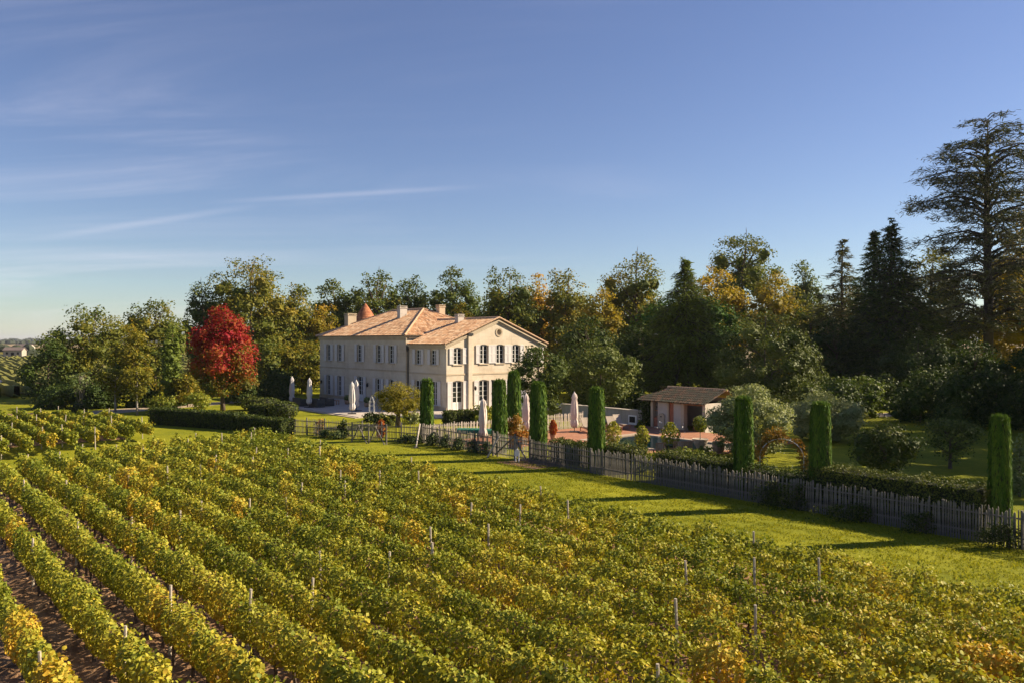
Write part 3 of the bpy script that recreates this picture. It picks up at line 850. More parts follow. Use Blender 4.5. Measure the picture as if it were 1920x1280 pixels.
h = roof_hit(650, 611, ze, TAN_M, y0); chimney(h[0] + .2, h[1] + .4, h[2], h[2] + 1.45, .9, 1.15, roof, mat='cut_stone')
h = roof_hit(748, 597, ze, TAN_M, y0); chimney(h[0] + .2, h[1] + .3, h[2], h[2] + 1.35, .62, .95, roof, mat='plaster')
h = roof_hit(857, 606, zw, TAN_W, wy0); chimney(h[0], h[1] + .3, h[2], h[2] + .9, .6, .8, wroof, mat='plaster')
chimney(R1[0] + 1.0, R1[1] + 1.7, zr - .6, zr + .45, .7, .8, roof, mat='cut_stone')
m = MB(); m.tube([(R1[0], R1[1], zr), (R1[0], R1[1], zr + .6)], [.03, .012], 6); m.build('finial', 'dark_metal', roof)
# wall lanterns
def lantern(p, out):
    o = Vector(out); m = MB()
    m.tube([Vector(p), Vector(p) + o * .22], .018, 5)
    c = Vector(p) + o * .24
    m.lathe([(.05, -.42), (.10, -.36), (.13, -.12), (.02, 0.02)], 6, c)
    m.build('wall_lantern', 'dark_metal', house)
for u, v in ((605.3, 714.5), (692, 721)):
    x, D = on_n(u, HY0); lantern((x, HY0 - .003, z_at(v, D) + .2), (0, -1, 0))
y, D = on_m(885, HXW); lantern((HXW + .003, y + .25, z_at(727, D) + .2), (1, 0, 0))

# round tower behind
tx, ty = place(685, 120)
tower = thing('round_tower', 'round tower with pointed red tiled cone roof behind the manor house', 'tower', (tx, ty, 0))
m = MB(); m.lathe([(2.1, 0), (2.1, 8.0)], 24); m.build('wall', 'limestone', tower)
mm = MB(); mm.uv = []
prof = [(2.75, 7.9), (2.35, 8.7), (1.75, 9.8), (1.05, 11.0), (.45, 11.9), (.1, 12.4)]
for i in range(5):
    for s_ in range(4):
        for j in range(32):
            a, b = 2 * math.pi * j / 32, 2 * math.pi * (j + 1) / 32
            f0, f1 = s_ / 4, (s_ + 1) / 4
            r0 = prof[i][0] * (1 - f0) + prof[i + 1][0] * f0 + .03; z0 = prof[i][1] * (1 - f0) + prof[i + 1][1] * f0
            r1 = prof[i][0] * (1 - f1) + prof[i + 1][0] * f1; z1 = prof[i][1] * (1 - f1) + prof[i + 1][1] * f1
            base = len(mm.v)
            mm.v += [(r0 * math.cos(a), r0 * math.sin(a), z0), (r0 * math.cos(b), r0 * math.sin(b), z0),
                     (r1 * math.cos(b), r1 * math.sin(b), z1), (r1 * math.cos(a), r1 * math.sin(a), z1)]
            mm.f.append((base, base + 1, base + 2, base + 3))
            uu = j * .23 + .1; vv = (i * 4 + s_) * .42 + .1
            mm.uv += [(uu, vv), (uu + .02, vv), (uu + .02, vv + .02), (uu, vv + .02)]
cone = mm.build('cone_roof', 'cone_tile', tower)
m = MB(); m.tube([(0, 0, 12.3), (0, 0, 12.9), (0, 0, 13.9)], [.09, .05, .015], 6); m.build('finial', 'dark_metal', cone)

# ------------------------------------------------------------------ terrace, pool, paths
m = MB(); m.box(-86, HXW + .0, 35.1, HY0 - .06, -.05, .11); tag(m.build('terrace', 'terrace_stone'), kind='structure')
m = MB(); m.box(-86, HXW, 34.75, 35.096, -.05, .06); tag(m.build('terrace_step', 'cut_stone'), kind='structure')
m = MB(); m.box(HXW + .06, -58.6, 38.5, 60, -.05, .11); tag(m.build('side_terrace', 'terrace_stone'), kind='structure')
m = MB(); m.box(-58.596, -58.2, 38.5, 60, -.05, .05); tag(m.build('side_terrace_step', 'cut_stone'), kind='structure')
PX0, PX1, PY0, PY1 = -38.8, -29.8, 39.3, 44.6
for i, (a, b, c, d) in enumerate(((-44.6, PX0 - .4, 30.9, 49.2), (PX1 + .4, -28.8, 38.5, 49.2), (PX0 - .4, PX1 + .4, PY1 + .4, 49.2), (PX0 - .4, PX1 + .4, 35.2, PY0 - .4))):
    m = MB(); m.box(a, b, c, d, -.05, .07); tag(m.build('pool_deck', 'deck_tile'), kind='structure')
for a, b, c, d in ((PX0 - .396, PX0, PY0 - .396, PY1 + .396), (PX1, PX1 + .396, PY0 - .396, PY1 + .396), (PX0 + .002, PX1 - .002, PY1, PY1 + .396), (PX0 + .002, PX1 - .002, PY0 - .396, PY0)):
    m = MB(); m.box(a, b, c, d, -.05, .085); tag(m.build('pool_coping', 'pool_coping'), kind='structure')
sheet('pool_water', rect(PX0, PX1, PY0, PY1), 'water', 0.012)
# gravel drive behind the gate on the right and tracks on the left
a, b = on_ground(1560, 778), on_ground(1760, 772)
sheet('gravel_path', [on_ground(1636, 774), on_ground(1694, 772), on_ground(1700, 778), on_ground(1630, 782)], 'path_gravel', .008)
sheet('gravel_track', [on_ground(150, 771), on_ground(480, 748), on_ground(480, 752), on_ground(160, 779)], 'path_gravel', .008)
a = on_ground(930, 868); sheet('gate_path', rect(a[0] - .3, a[0] + 2.9, 28.4, 31.0), 'soil', .008)
# dry meadow of the plain to the left
sheet('meadow', [(-150.2, -400), (-150.2, 150), (-700, 400), (-900, 100), (-900, -400)], 'meadow', -.03)
sheet('meadow_edge', [(-150.1, -14.1), (-150.1, -400), (60, -400), (60, -14.1)], 'meadow', -.034)

# ------------------------------------------------------------------ foliage builders
plain('hedge_core', (0.030, 0.036, 0.014), (0.018, 0.022, 0.010), 0.95, 4)
def lp(depth, px=4.5): return px * depth / F_PX
def depth_of(x, y): return -SI * x + CO * y
def clipped_hedge(name, label, x0, y0, x1, y1, width, height, mat='hedge_leaf', tint=.45, group=None, px=3.2, rough=.05, cat='hedge', dens=1.0, core=True):
    L = math.hypot(x1 - x0, y1 - y0); ang = math.atan2(y1 - y0, x1 - x0)
    root = thing(name, label, cat, ((x0 + x1) / 2, (y0 + y1) / 2, 0), ang, group)
    D = depth_of((x0 + x1) / 2, (y0 + y1) / 2); s = lp(D, px)
    hw = width / 2
    m = MB(); m.box(-L / 2 + .1, L / 2 - .1, -hw + .1, hw - .1, 0.0, height - .1)
    m.build('stem_core', 'hedge_core', root)
    faces = [((-L / 2, L / 2), 'x', -hw), ((-L / 2, L / 2), 'x', hw), ((-hw, hw), 'y', -L / 2), ((-hw, hw), 'y', L / 2), (None, 't', height)]
    P, Nn = [], []
    for f in faces:
        area = (L * width) if f[1] == 't' else (f[0][1] - f[0][0]) * height
        n = int(area / (s * s) * 2.6 * dens) + 8
        if f[1] == 't':
            p = np.stack([rng.uniform(-L / 2, L / 2, n), rng.uniform(-hw, hw, n), np.full(n, height)], -1); nn = np.tile([0, 0, 1.], (n, 1))
        elif f[1] == 'x':
            p = np.stack([rng.uniform(*f[0], n), np.full(n, f[2]), rng.uniform(0.02, height, n)], -1); nn = np.tile([0, np.sign(f[2]), 0.], (n, 1))
        else:
            p = np.stack([np.full(n, f[2]), rng.uniform(*f[0], n), rng.uniform(0.02, height, n)], -1); nn = np.tile([np.sign(f[2]), 0, 0.], (n, 1))
        P.append(p); Nn.append(nn)
    P = np.concatenate(P); Nn = np.concatenate(Nn); n = len(P)
    und = vnoise(P[:, 0] + P[:, 2] * .7, P[:, 1] + P[:, 2] * .5, 1.6, 31)
    P = P + Nn * (rough * und[:, None] + rng.normal(0, rough * .8, (n, 1)))
    # rounded edges
    ez = np.clip((P[:, 2] - (height - .12)) / .12, 0, 1)
    P[:, 1] *= 1 - .10 * ez; P[:, 2] = np.maximum(P[:, 2], 0.02)
    tint_ = tint + .12 * und + .16 * rng.normal(size=n)
    link('foliage', leaves('foliage', P, Nn + .65 * rng.normal(size=(n, 3)) + [0, 0, .2], s * rng.uniform(.7, 1.3, n), tint_), mat, root)
    return root
def clipped_ball(name, label, x, y, rx, ry, h, mat='hedge_leaf', tint=.5, px=3.2, cat='topiary', group=None, power=2.6):
    root = thing(name, label, cat, (x, y, 0), YAW, group)
    D = depth_of(x, y); s = lp(D, px)
    n = int(4 * math.pi * (rx * ry * h / 2) ** (2 / 3) / (s * s) * 2.2)
    d = rdir(n); q = unit(d); k = (np.abs(q) ** power).sum(1, keepdims=True) ** (-1 / power)
    S = np.array([rx, ry, h / 2]); P = q * k * S + [0, 0, h / 2]
    P += q * (rng.normal(0, .035, (n, 1)))
    P[:, 2] = np.maximum(P[:, 2], .02)
    m = MB(); m.lathe([(.4, 0), (.80, .25 * h), (.84, .55 * h), (.6, .82 * h), (.2, .90 * h)], 14)
    o = m.build('stem_core', 'hedge_core', root); o.scale = (rx, ry, 1)
    link('foliage', leaves('foliage', P, q + .6 * rng.normal(size=(n, 3)), s * rng.uniform(.7, 1.3, n), tint + .16 * rng.normal(size=n)), mat, root)
    return root

PROF = {
    'oak': lambda t: np.sin(np.pi * np.clip(.13 + .79 * t, 0, 1)) ** .62,
    'ovoid': lambda t: np.sin(np.pi * np.clip(.10 + .84 * t ** .85, 0, 1)) ** .75,
    'maple': lambda t: np.clip(np.sin(np.pi * np.clip(.16 + .78 * t ** .80, 0, 1)), 0, 1) ** .70,
    'cone': lambda t: (1 - .96 * t) ** .85,
    'bell': lambda t: np.where(t < .45, 1 - .25 * t, (1 - t) ** .9 * 1.5),
    'dome': lambda t: np.sqrt(np.clip(1 - (t * .97) ** 2.2, 0, 1)),
    'column': lambda t: np.sin(np.pi * np.clip(.12 + .84 * t, 0, 1)) ** .4,
    'umbrella': lambda t: np.clip(.55 + 1.2 * t, 0, 1) * np.sqrt(np.clip(1 - (t * .97) ** 3, 0, 1)),
    'vase': lambda t: np.clip(.25 + 1.1 * t, 0, 1) * np.sqrt(np.clip(1 - (t * .97) ** 5, 0, 1)),
}
def core_foliage(cc, rc, sq, tint, ry, mat, root, H):      # the dense inner mass of each bough
    k, rows = 7, 4; vs, fs = [], []
    for c, r_ in zip(cc, rc):
        b = len(vs)
        for i in range(rows + 1):
            th = math.pi * i / rows
            for j in range(k):
                q = 2 * math.pi * (j + .5 * (i % 2)) / k; e = r_ * rng.uniform(.72, 1.12)
                vs.append((c[0] + e * math.sin(th) * math.cos(q), c[1] + e * math.sin(th) * math.sin(q) * ry, max(.05, c[2] + e * math.cos(th) * min(sq, 1.1))))
        for i in range(rows):
            for j in range(k):
                j2 = (j + 1) % k; fs.append((b + i * k + j, b + (i + 1) * k + j, b + (i + 1) * k + j2, b + i * k + j2))
    me = bpy.data.meshes.new('inner_foliage'); me.from_pydata(vs, [], fs)
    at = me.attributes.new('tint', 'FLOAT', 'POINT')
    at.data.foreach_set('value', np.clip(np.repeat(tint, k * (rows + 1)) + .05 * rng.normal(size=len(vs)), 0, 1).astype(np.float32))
    o = link('inner_foliage', me, mat, root); o['kind'] = 'stuff'
def tree(name, label, cat, u, vtop, hw, depth, mat='oak_leaf', prof='oak', tint=.4, var=.075, base=.22, clumps=34, cf=.30, px=3.9,
         dens=.42, bark='bark', trunk=None, gap=0.0, twigs=0, group=None, tint_fn=None, squash=.8, xy=None, zt=None, rx=None, ry=None,
         limbs=12, lean=0.0, tmpl=DIAMOND, sink=0.0, bare=False, keep=None, stems=1):
    x, y = xy if xy else place(u, depth)
    if xy: depth = depth_of(x, y)
    H = zt if zt else z_at(vtop, depth)
    RX = rx if rx else hw * 1.10 * depth / F_PX
    root = thing(name, label, cat, (x, y, 0), YAW, group)
    hb = H * base
    fn = PROF[prof]
    # clump centres
    tt = np.linspace(0, 1, 200); wgt = fn(tt) ** 1.7 + .03; cdf = np.cumsum(wgt); cdf /= cdf[-1]
    asp = (H - hb) / (2 * RX)
    clumps = int(clumps * max(1.0, asp) ** .8 * 1.25)
    t = np.interp((np.arange(clumps) + rng.uniform(0, 1, clumps)) / clumps, cdf, tt)
    rng.shuffle(t)
    t[0] = .99; t[1] = .92
    a = rng.uniform(0, 2 * math.pi, clumps) + np.arange(clumps) * 2.399
    rr = RX * fn(t) * rng.uniform(.10, 1, clumps) ** .5 * (1 - cf * .5)
    rr[0] *= .4
    cc = np.stack([rr * np.cos(a), rr * np.sin(a), hb + (H - hb) * t], -1)
    rc = RX * max(1.0, asp) ** .33 * cf * 1.18 * rng.uniform(.6, 1.35, clumps) * (.5 + .5 * fn(t))
    cc[:, 2] -= rc * squash * np.clip((t - .55) * 2, 0, 1)
    crown_px = 2 * RX * (H - hb) * .75 / (depth / F_PX) ** 2
    N = int(np.clip(dens * crown_px * 1.0, 250, 13500) * (4.6 / px) ** 1.7)
    wt = rc ** 2; ci = rng.choice(clumps, N, p=wt / wt.sum())
    d = rdir(N); d[:, 2] = np.where(d[:, 2] < -.3, -d[:, 2], d[:, 2])
    rad = rc[ci] * (1 - np.abs(rng.normal(0, .26, N)))
    und = 1 + .25 * np.sin(d[:, 0] * 5 + ci) * np.sin(d[:, 1] * 4 + 2 * ci)
    P = cc[ci] + d * (rad * und)[:, None] * [1, 1, squash]
    P += rng.normal(0, .04 * RX * cf * 2, (N, 3))
    # leaves between the clumps, through the depth of the crown
    fill = rng.uniform(0, 1, N) < .24
    tf_ = np.interp(rng.uniform(0, 1, N), cdf, tt); af = rng.uniform(0, 6.283, N); rf = RX * fn(tf_) * np.sqrt(rng.uniform(0, 1, N)) * .82
    Pf = np.stack([rf * np.cos(af), rf * np.sin(af), hb + (H - hb) * tf_ * .93], -1)
    if not bare: P = np.where(fill[:, None], Pf, P)
    # fit to the measured size
    zmx = np.percentile(P[:, 2], 99.7); sx_ = RX / max(1e-3, np.percentile(np.hypot(P[:, 0], P[:, 1]), 96))
    kz = (H - hb) / max(.1, zmx - hb)
    P[:, :2] *= sx_; P[:, 2] = hb + (P[:, 2] - hb) * kz; cc[:, :2] *= sx_; cc[:, 2] = hb + (cc[:, 2] - hb) * kz
    if ry: P[:, 1] *= ry; cc[:, 1] *= ry
    P[:, 2] = np.maximum(P[:, 2], .05); P[:, 0] += lean * P[:, 2]; cc[:, 0] += lean * cc[:, 2]
    out_ = unit(P - [0, 0, hb + (H - hb) * .4])
    nor = .55 * d + .35 * out_ + [0, 0, .3] + .6 * rng.normal(size=(N, 3))
    off = rng.normal(0, .11, clumps)
    tn = tint + off[ci] + var * rng.normal(size=N)
    if tint_fn is not None: tn = tn + tint_fn(P, H, RX)
    s = lp(depth, px) * rng.uniform(.65, 1.35, N)
    ok = np.ones(N, bool)
    if gap:
        g = vnoise(P[:, 0] + .6 * P[:, 2], P[:, 1] + .8 * P[:, 2], RX * .35, int(abs(u)) + 5)
        ok = (g > -1.15 + gap) | (rng.uniform(0, 1, N) < .15)
    if keep is not None: ok &= keep(P, H, RX)
    link('crown', leaves('crown', P[ok], nor[ok], s[ok], tn[ok], tmpl), mat, root)
    if not bare and prof != 'vase' and H > 1.6:
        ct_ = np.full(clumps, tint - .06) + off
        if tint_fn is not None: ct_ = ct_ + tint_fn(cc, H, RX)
        inner = (t < .80) & (np.arange(clumps) > 1)
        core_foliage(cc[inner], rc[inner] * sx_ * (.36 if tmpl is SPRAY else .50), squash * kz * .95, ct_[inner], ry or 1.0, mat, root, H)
    # trunk and limbs
    tr = trunk if trunk else max(.05, H * .018)
    m = MB()
    if stems == 1:
        top = hb + (H - hb) * .72
        pts = [(0, 0, -.1), (.02 * H * rng.normal() * .3 + lean * hb * .6, .006 * H * rng.normal(), hb * .6), (lean * (hb + .3 * (H - hb)), 0, hb + (H - hb) * .3), (lean * top, .01 * H * rng.normal(), top)]
        m.tube(pts, [tr * 1.35, tr, tr * .75, tr * .2], 8)
    for i in range(min(limbs, clumps)):
        c = cc[i]; zs = max(hb * .75, min(c[2] - .55 * math.hypot(c[0], c[1]), hb + (H - hb) * .6))
        if stems > 1: zs = 0.02
        p0 = Vector((lean * zs + (rng.normal() * tr if stems > 1 else 0), rng.normal() * tr if stems > 1 else 0, zs)); p2 = Vector(c); p1 = p0.lerp(p2, .5) + Vector((rng.normal() * .04 * RX, rng.normal() * .04 * RX, .08 * RX))
        m.tube([p0, p1, p2], [tr * .5, tr * .34, tr * .1], 5)
        if bare:
            for q in range(4):
                e = p2 + Vector(rdir(1)[0] * [1, 1, .6]) * rc[i] * 1.1 + Vector((0, 0, rc[i] * .3)); m.tube([p1.lerp(p2, .3 + .15 * q), e], [tr * .16, tr * .04], 4)
    for i in range(twigs):
        c = cc[i % 4]; b_ = Vector(c); k = Vector((rng.normal() * .12, rng.normal() * .12, 1)).normalized()
        e = b_ + k * (RX * rng.uniform(.22, .42)); m.tube([b_, b_.lerp(e, .6) + Vector((rng.normal() * .15, 0, 0)), e], [tr * .12, tr * .08, tr * .03], 4)
        f_ = b_.lerp(e, .55); m.tube([f_, f_ + Vector((rng.normal() * .5, rng.normal() * .3, .5))], [tr * .06, tr * .02], 4)
    m.build('trunk', bark, root, smooth=True)
    return root
def bush(name, label, u, vb, vtop, hw, mat='shrub_leaf', tint=.5, cat='shrub', prof='dome', clumps=14, cf=.42, px=4.0, dens=.6, var=.16, base=.04, **kw):
    x, y = on_ground(u, vb); D = depth_of(x, y)
    return tree(name, label, cat, u, vtop, hw, D, mat, prof, tint, var, base, clumps, cf, px, dens, trunk=.05, limbs=6, **kw)

# ------------------------------------------------------------------ trees, from the left
T = tree
T('spreading_tree', 'low dark spreading tree at far left edge of the grove', 'tree', 90, 632, 46, 90, 'evergreen_leaf', 'dome', .50, base=.05, clumps=26)
T('oak_tree', 'large green oak, leftmost tall tree rising above the low dark tree', 'tree', 172, 577, 74, 96, 'oak_leaf', 'oak', .44, base=.05, clumps=40, cf=.27, gap=.35)
T('oak_tree', 'yellow green tree beside the large left oak', 'tree', 248, 612, 34, 90, 'gold_leaf', 'oak', .26, base=.05, clumps=22)
T('oak_tree', 'light green tall tree with loose crown between left oak and red maple', 'tree', 290, 565, 52, 104, 'oak_leaf', 'oak', .50, base=.05, clumps=32, gap=.4)
T('yew_tree', 'slim dark columnar tree left of the red maple', 'tree', 322, 606, 20, 84, 'conifer_leaf', 'column', .90, base=.05, clumps=34, cf=.5, px=3.8)
T('ornamental_tree', 'small thinly leaved tree with pale fanning stems by the left vines', 'tree', 150, 698, 18, 80, 'silver_leaf', 'vase', .35, base=.3, clumps=14, dens=.16, bark='pale_bark', bare=True, stems=4)
clipped_ball('clipped_shrub', 'small clipped round shrub at foot of the thin pale stemmed tree', *on_ground(148, 772), .75, .7, .95, tint=.6)
T('fruit_tree', 'young olive green fruit tree with pale trunk beyond the left vines', 'tree', 216, 692, 32, 77, 'tamarisk_leaf', 'vase', .38, base=.28, clumps=18, cf=.36, bark='pale_bark', trunk=.09, dens=.5)
T('fruit_tree', 'young pale trunked fruit tree nearest the left end of the long hedge', 'tree', 257, 690, 24, 74, 'tamarisk_leaf', 'vase', .45, base=.30, clumps=16, cf=.36, bark='pale_bark', trunk=.09, dens=.5)
T('small_tree', 'small golden tree between columnar tree and red maple', 'tree', 352, 698, 26, 83, 'gold_leaf', 'ovoid', .30, base=.15, clumps=18, cf=.36)
bush('shrub', 'low bright yellow green shrub behind left end of the long hedge', 301, 776, 741, 30, 'shrub_leaf', .62)
bush('shrub', 'rounded golden green shrub just left of the maple trunk', 374, 776, 735, 25, 'shrub_leaf', .66, prof='vase')
def maple_tint(P, H, RX): return .60 * np.clip((P[:, 2] / H - .20) / .52, 0, 1) - .10 + .14 * vnoise(P[:, 0] * 1.3, P[:, 2] + P[:, 1], 2.2, 77) + .16 * np.clip(P[:, 0] / RX, -1, 1) * (P[:, 2] / H < .62)
T('maple_tree', 'bright red autumn maple with green lower leaves', 'tree', 418, 578, 53, 79, 'maple_leaf', 'maple', .22, .14, .15, 64, .24, 3.7, .8, trunk=.2, squash=1.0, tint_fn=maple_tint)
T('oak_tree', 'dark tree with bare top twigs just left above the red maple', 'tree', 383, 533, 42, 114, 'evergreen_leaf', 'oak', .55, base=.1, clumps=28, gap=.5, twigs=3)
T('oak_tree', 'tallest broad oak above and right of the red maple', 'tree', 470, 487, 74, 116, 'oak_leaf', 'oak', .56, base=.10, clumps=54, cf=.23, gap=.25)
T('oak_tree', 'round oak between tallest left oak and the house roof', 'tree', 552, 535, 40, 120, 'oak_leaf', 'oak', .54, base=.08, clumps=30)
T('beech_tree', 'ochre leaved tree standing at left corner of the house', 'tree', 566, 640, 50, 104, 'gold_leaf', 'oak', .22, base=.06, clumps=26)
T('beech_tree', 'dark leafy tree between red maple and house front', 'tree', 505, 632, 52, 102, 'oak_leaf', 'oak', .40, base=.06, clumps=26)
T('hornbeam_tree', 'orange brown tree showing above the left chimney', 'tree', 608, 574, 36, 122, 'gold_leaf', 'oak', .48, base=.1, clumps=22)
T('oak_tree', 'dark oak directly behind the red cone roof, left crown', 'tree', 624, 527, 42, 138, 'oak_leaf', 'oak', .34, base=.1, clumps=30, cf=.26, gap=.4, twigs=1)
T('oak_tree', 'oak rising behind the cone roof with yellowish right side', 'tree', 706, 510, 48, 136, 'oak_leaf', 'oak', .44, base=.1, clumps=34, cf=.25, gap=.35, twigs=2)
T('oak_tree', 'dark narrow oak above the middle chimney', 'tree', 777, 520, 34, 142, 'oak_leaf', 'oak', .32, base=.1, clumps=26, gap=.4)
T('oak_tree', 'wide dark oak with ragged top above the wing roof', 'tree', 850, 505, 50, 140, 'oak_leaf', 'oak', .32, base=.1, clumps=36, cf=.24, gap=.45, twigs=2)
T('hornbeam_tree', 'low yellow brown tree peeping over the roof ridge', 'tree', 866, 572, 40, 116, 'gold_leaf', 'dome', .40, base=.1, clumps=22)
T('oak_tree', 'broad dark oak right behind the gable', 'tree', 952, 506, 62, 114, 'oak_leaf', 'oak', .40, base=.06, clumps=44, cf=.25, gap=.25)
T('beech_tree', 'bright yellow crown peeping behind the gable oak', 'tree', 1012, 516, 26, 126, 'gold_leaf', 'oak', .74, base=.1, clumps=20)
T('oak_tree', 'olive green oak right of the gable oak', 'tree', 1060, 509, 48, 116, 'oak_leaf', 'oak', .58, base=.06, clumps=40, cf=.25, gap=.2)
T('hornbeam_tree', 'yellow tree between two oaks left of the pointed conifer', 'tree', 1128, 542, 36, 110, 'gold_leaf', 'oak', .42, base=.05, clumps=28)
T('oak_tree', 'tall oak with orange flecks left of the pointed conifer', 'tree', 1193, 480, 62, 122, 'oak_leaf', 'oak', .54, base=.06, clumps=44, cf=.24, gap=.3, twigs=2)
T('stone_pine', 'green pine with rounded side crowns around the pointed conifer', 'tree', 1296, 552, 92, 101, 'cypress_leaf', 'umbrella', .34, base=.34, clumps=36, cf=.24)
T('beech_tree', 'golden tree right behind the pointed conifer', 'tree', 1340, 504, 56, 116, 'gold_leaf', 'oak', .50, base=.05, clumps=40, cf=.24)
T('oak_tree', 'high oak rising alone above the golden trees', 'tree', 1392, 444, 66, 136, 'oak_leaf', 'oak', .42, base=.35, clumps=34, cf=.25, gap=.5, twigs=1)
T('beech_tree', 'golden yellow tree left of the young cedar', 'tree', 1452, 515, 54, 118, 'gold_leaf', 'oak', .46, base=.05, clumps=40, cf=.24)
T('hornbeam_tree', 'pale grey green tree behind the young cedar', 'tree', 1512, 492, 34, 140, 'silver_leaf', 'oak', .35, base=.1, clumps=24)
T('holm_oak', 'broad grey green holm oak behind the silvery bush', 'tree', 1434, 588, 94, 80, 'evergreen_leaf', 'dome', .74, base=.06, clumps=70, cf=.20, dens=.5, px=3.6)
T('magnolia_tree', 'round evergreen tree in front of the gable right side', 'tree', 1010, 648, 52, 73, 'evergreen_leaf', 'oak', .58, base=.10, clumps=30, gap=.1)
T('magnolia_tree', 'grey leaved evergreen with gleaming clumps behind the deck umbrella', 'tree', 1126, 640, 64, 77, 'evergreen_leaf', 'oak', .78, base=.12, clumps=34, cf=.26)
T('evergreen_tree', 'dark broad evergreen filling space left of the conifer', 'tree', 1105, 596, 72, 98, 'evergreen_leaf', 'dome', .42, base=.05, clumps=36)
T('evergreen_tree', 'dark evergreen below the pine left of the pool house', 'tree', 1205, 610, 58, 94, 'evergreen_leaf', 'dome', .40, base=.14, clumps=30)
T('evergreen_tree', 'black green evergreen between holm oak and dark spruce', 'tree', 1568, 600, 66, 98, 'evergreen_leaf', 'dome', .36, base=.05, clumps=36)
T('evergreen_tree', 'large dark evergreen below the tall cedar, left one', 'tree', 1722, 628, 78, 84, 'evergreen_leaf', 'dome', .34, base=.06, clumps=44, cf=.25)
T('evergreen_tree', 'black green evergreen below the tall cedar, right one', 'tree', 1828, 640, 78, 74, 'evergreen_leaf', 'dome', .30, base=.05, clumps=44, cf=.25)
T('beech_tree', 'golden tree at right edge below the cedar branches', 'tree', 1922, 512, 66, 96, 'gold_leaf', 'oak', .50, base=.05, clumps=40, cf=.25)
T('beech_tree', 'tall orange leaved tree at right edge behind the cedar', 'tree', 1945, 395, 78, 116, 'gold_leaf', 'oak', .55, base=.1, clumps=44, cf=.24)
T('oak_tree', 'olive tree behind the tall cedar trunk', 'tree', 1745, 470, 62, 118, 'oak_leaf', 'oak', .54, base=.1, clumps=36, cf=.25)
T('oak_tree', 'dim green tree behind the dark spruce, lower right', 'tree', 1800, 560, 64, 112, 'oak_leaf', 'oak', .40, base=.05, clumps=36, cf=.25)
T('evergreen_tree', 'dark tree at the right edge beneath the golden one', 'tree', 1945, 640, 70, 70, 'evergreen_leaf', 'dome', .45, base=.06, clumps=36, cf=.25)
T('oak_tree', 'dark green filler oak behind the holm oak', 'tree', 1520, 560, 50, 110, 'oak_leaf', 'oak', .45, base=.06, clumps=30)
T('laurel_tree', 'low sunlit leafy shrub tree left of the small iron gate', 'tree', 1612, 704, 48, 72, 'shrub_leaf', 'oak', .26, base=.05, clumps=26, gap=.2)

def cam_xy(X, Y): return (CO * X - SI * Y, SI * X + CO * Y)
for i, (X, Y, h_, r_) in enumerate(((36.5, 38.5, 13, 4.2), (38, 46.5, 17, 5.5), (44, 55, 19, 6), (52, 45, 20, 6), (54, 64, 22, 6.2), (50, 60, 20, 5.5), (68, 42, 24, 6.5), (62, 70, 19, 6.5), (82, 62, 25, 7))):
    T('park_tree', 'dark park tree past the right picture edge, %s counting from the fence' % ORD[i], 'tree', 2300, 0, 0, Y, 'evergreen_leaf', 'oak', .45, zt=h_, rx=r_, base=.08, clumps=34, cf=.30, px=8, xy=cam_xy(X, Y), group='park trees past the right edge')
for i, (u, v, hw_, tn__) in enumerate(((590, 566, 50, .45), (662, 560, 48, .38), (740, 556, 50, .35), (812, 552, 48, .42), (905, 560, 52, .36), (985, 552, 50, .5), (1090, 556, 50, .5), (1170, 540, 50, .45), (440, 560, 50, .4), (1480, 540, 50, .42), (1600, 540, 55, .36))):
    T('background_oak', 'oak of the back row of the wood, %s from the left' % ['second', 'third', 'fourth', 'fifth', 'sixth', 'seventh', 'eighth', 'ninth', 'first', 'tenth', 'eleventh'][i], 'tree', u, v, hw_, 152, 'oak_leaf', 'oak', tn__, base=.06, clumps=32, px=4.8, dens=.26, group='back row of the wood')

for i, (u, vb, vt, hw_) in enumerate(((110, 765, 720, 40), (190, 764, 712, 42), (268, 762, 716, 34), (330, 760, 722, 30), (455, 755, 700, 34), (520, 748, 690, 40))):
    bush('understory_shrub', 'dark shrub beneath the left grove, %s from the left' % ORD[i], u, vb, vt, hw_, 'evergreen_leaf', .42, clumps=18, group='dark shrubs beneath the left grove')

for i, (u, vb, vt, hw_) in enumerate(((1570, 786, 706, 46), (1726, 792, 690, 54), (1800, 800, 700, 52), (1868, 800, 690, 56), (1936, 806, 690, 52), (1100, 770, 706, 40), (1180, 768, 716, 34), (1660, 766, 700, 26))):
    bush('understory_shrub', ['dark shrub left of the sunlit laurel shrub', 'black green shrub right of the small iron gate', 'dark shrub behind the shaded round bush tree', 'dark shrub behind the right edge cypress', 'dark shrub at right edge beyond the last cypress', 'dark shrub behind the deck umbrella', 'dark shrub left of the pool house behind the stone wall', 'dark shrub behind the small iron gate'][i], u, vb, vt, hw_, 'evergreen_leaf', .36, clumps=18, px=4.4, dens=.45, group='dark shrubs at the edge of the wood')

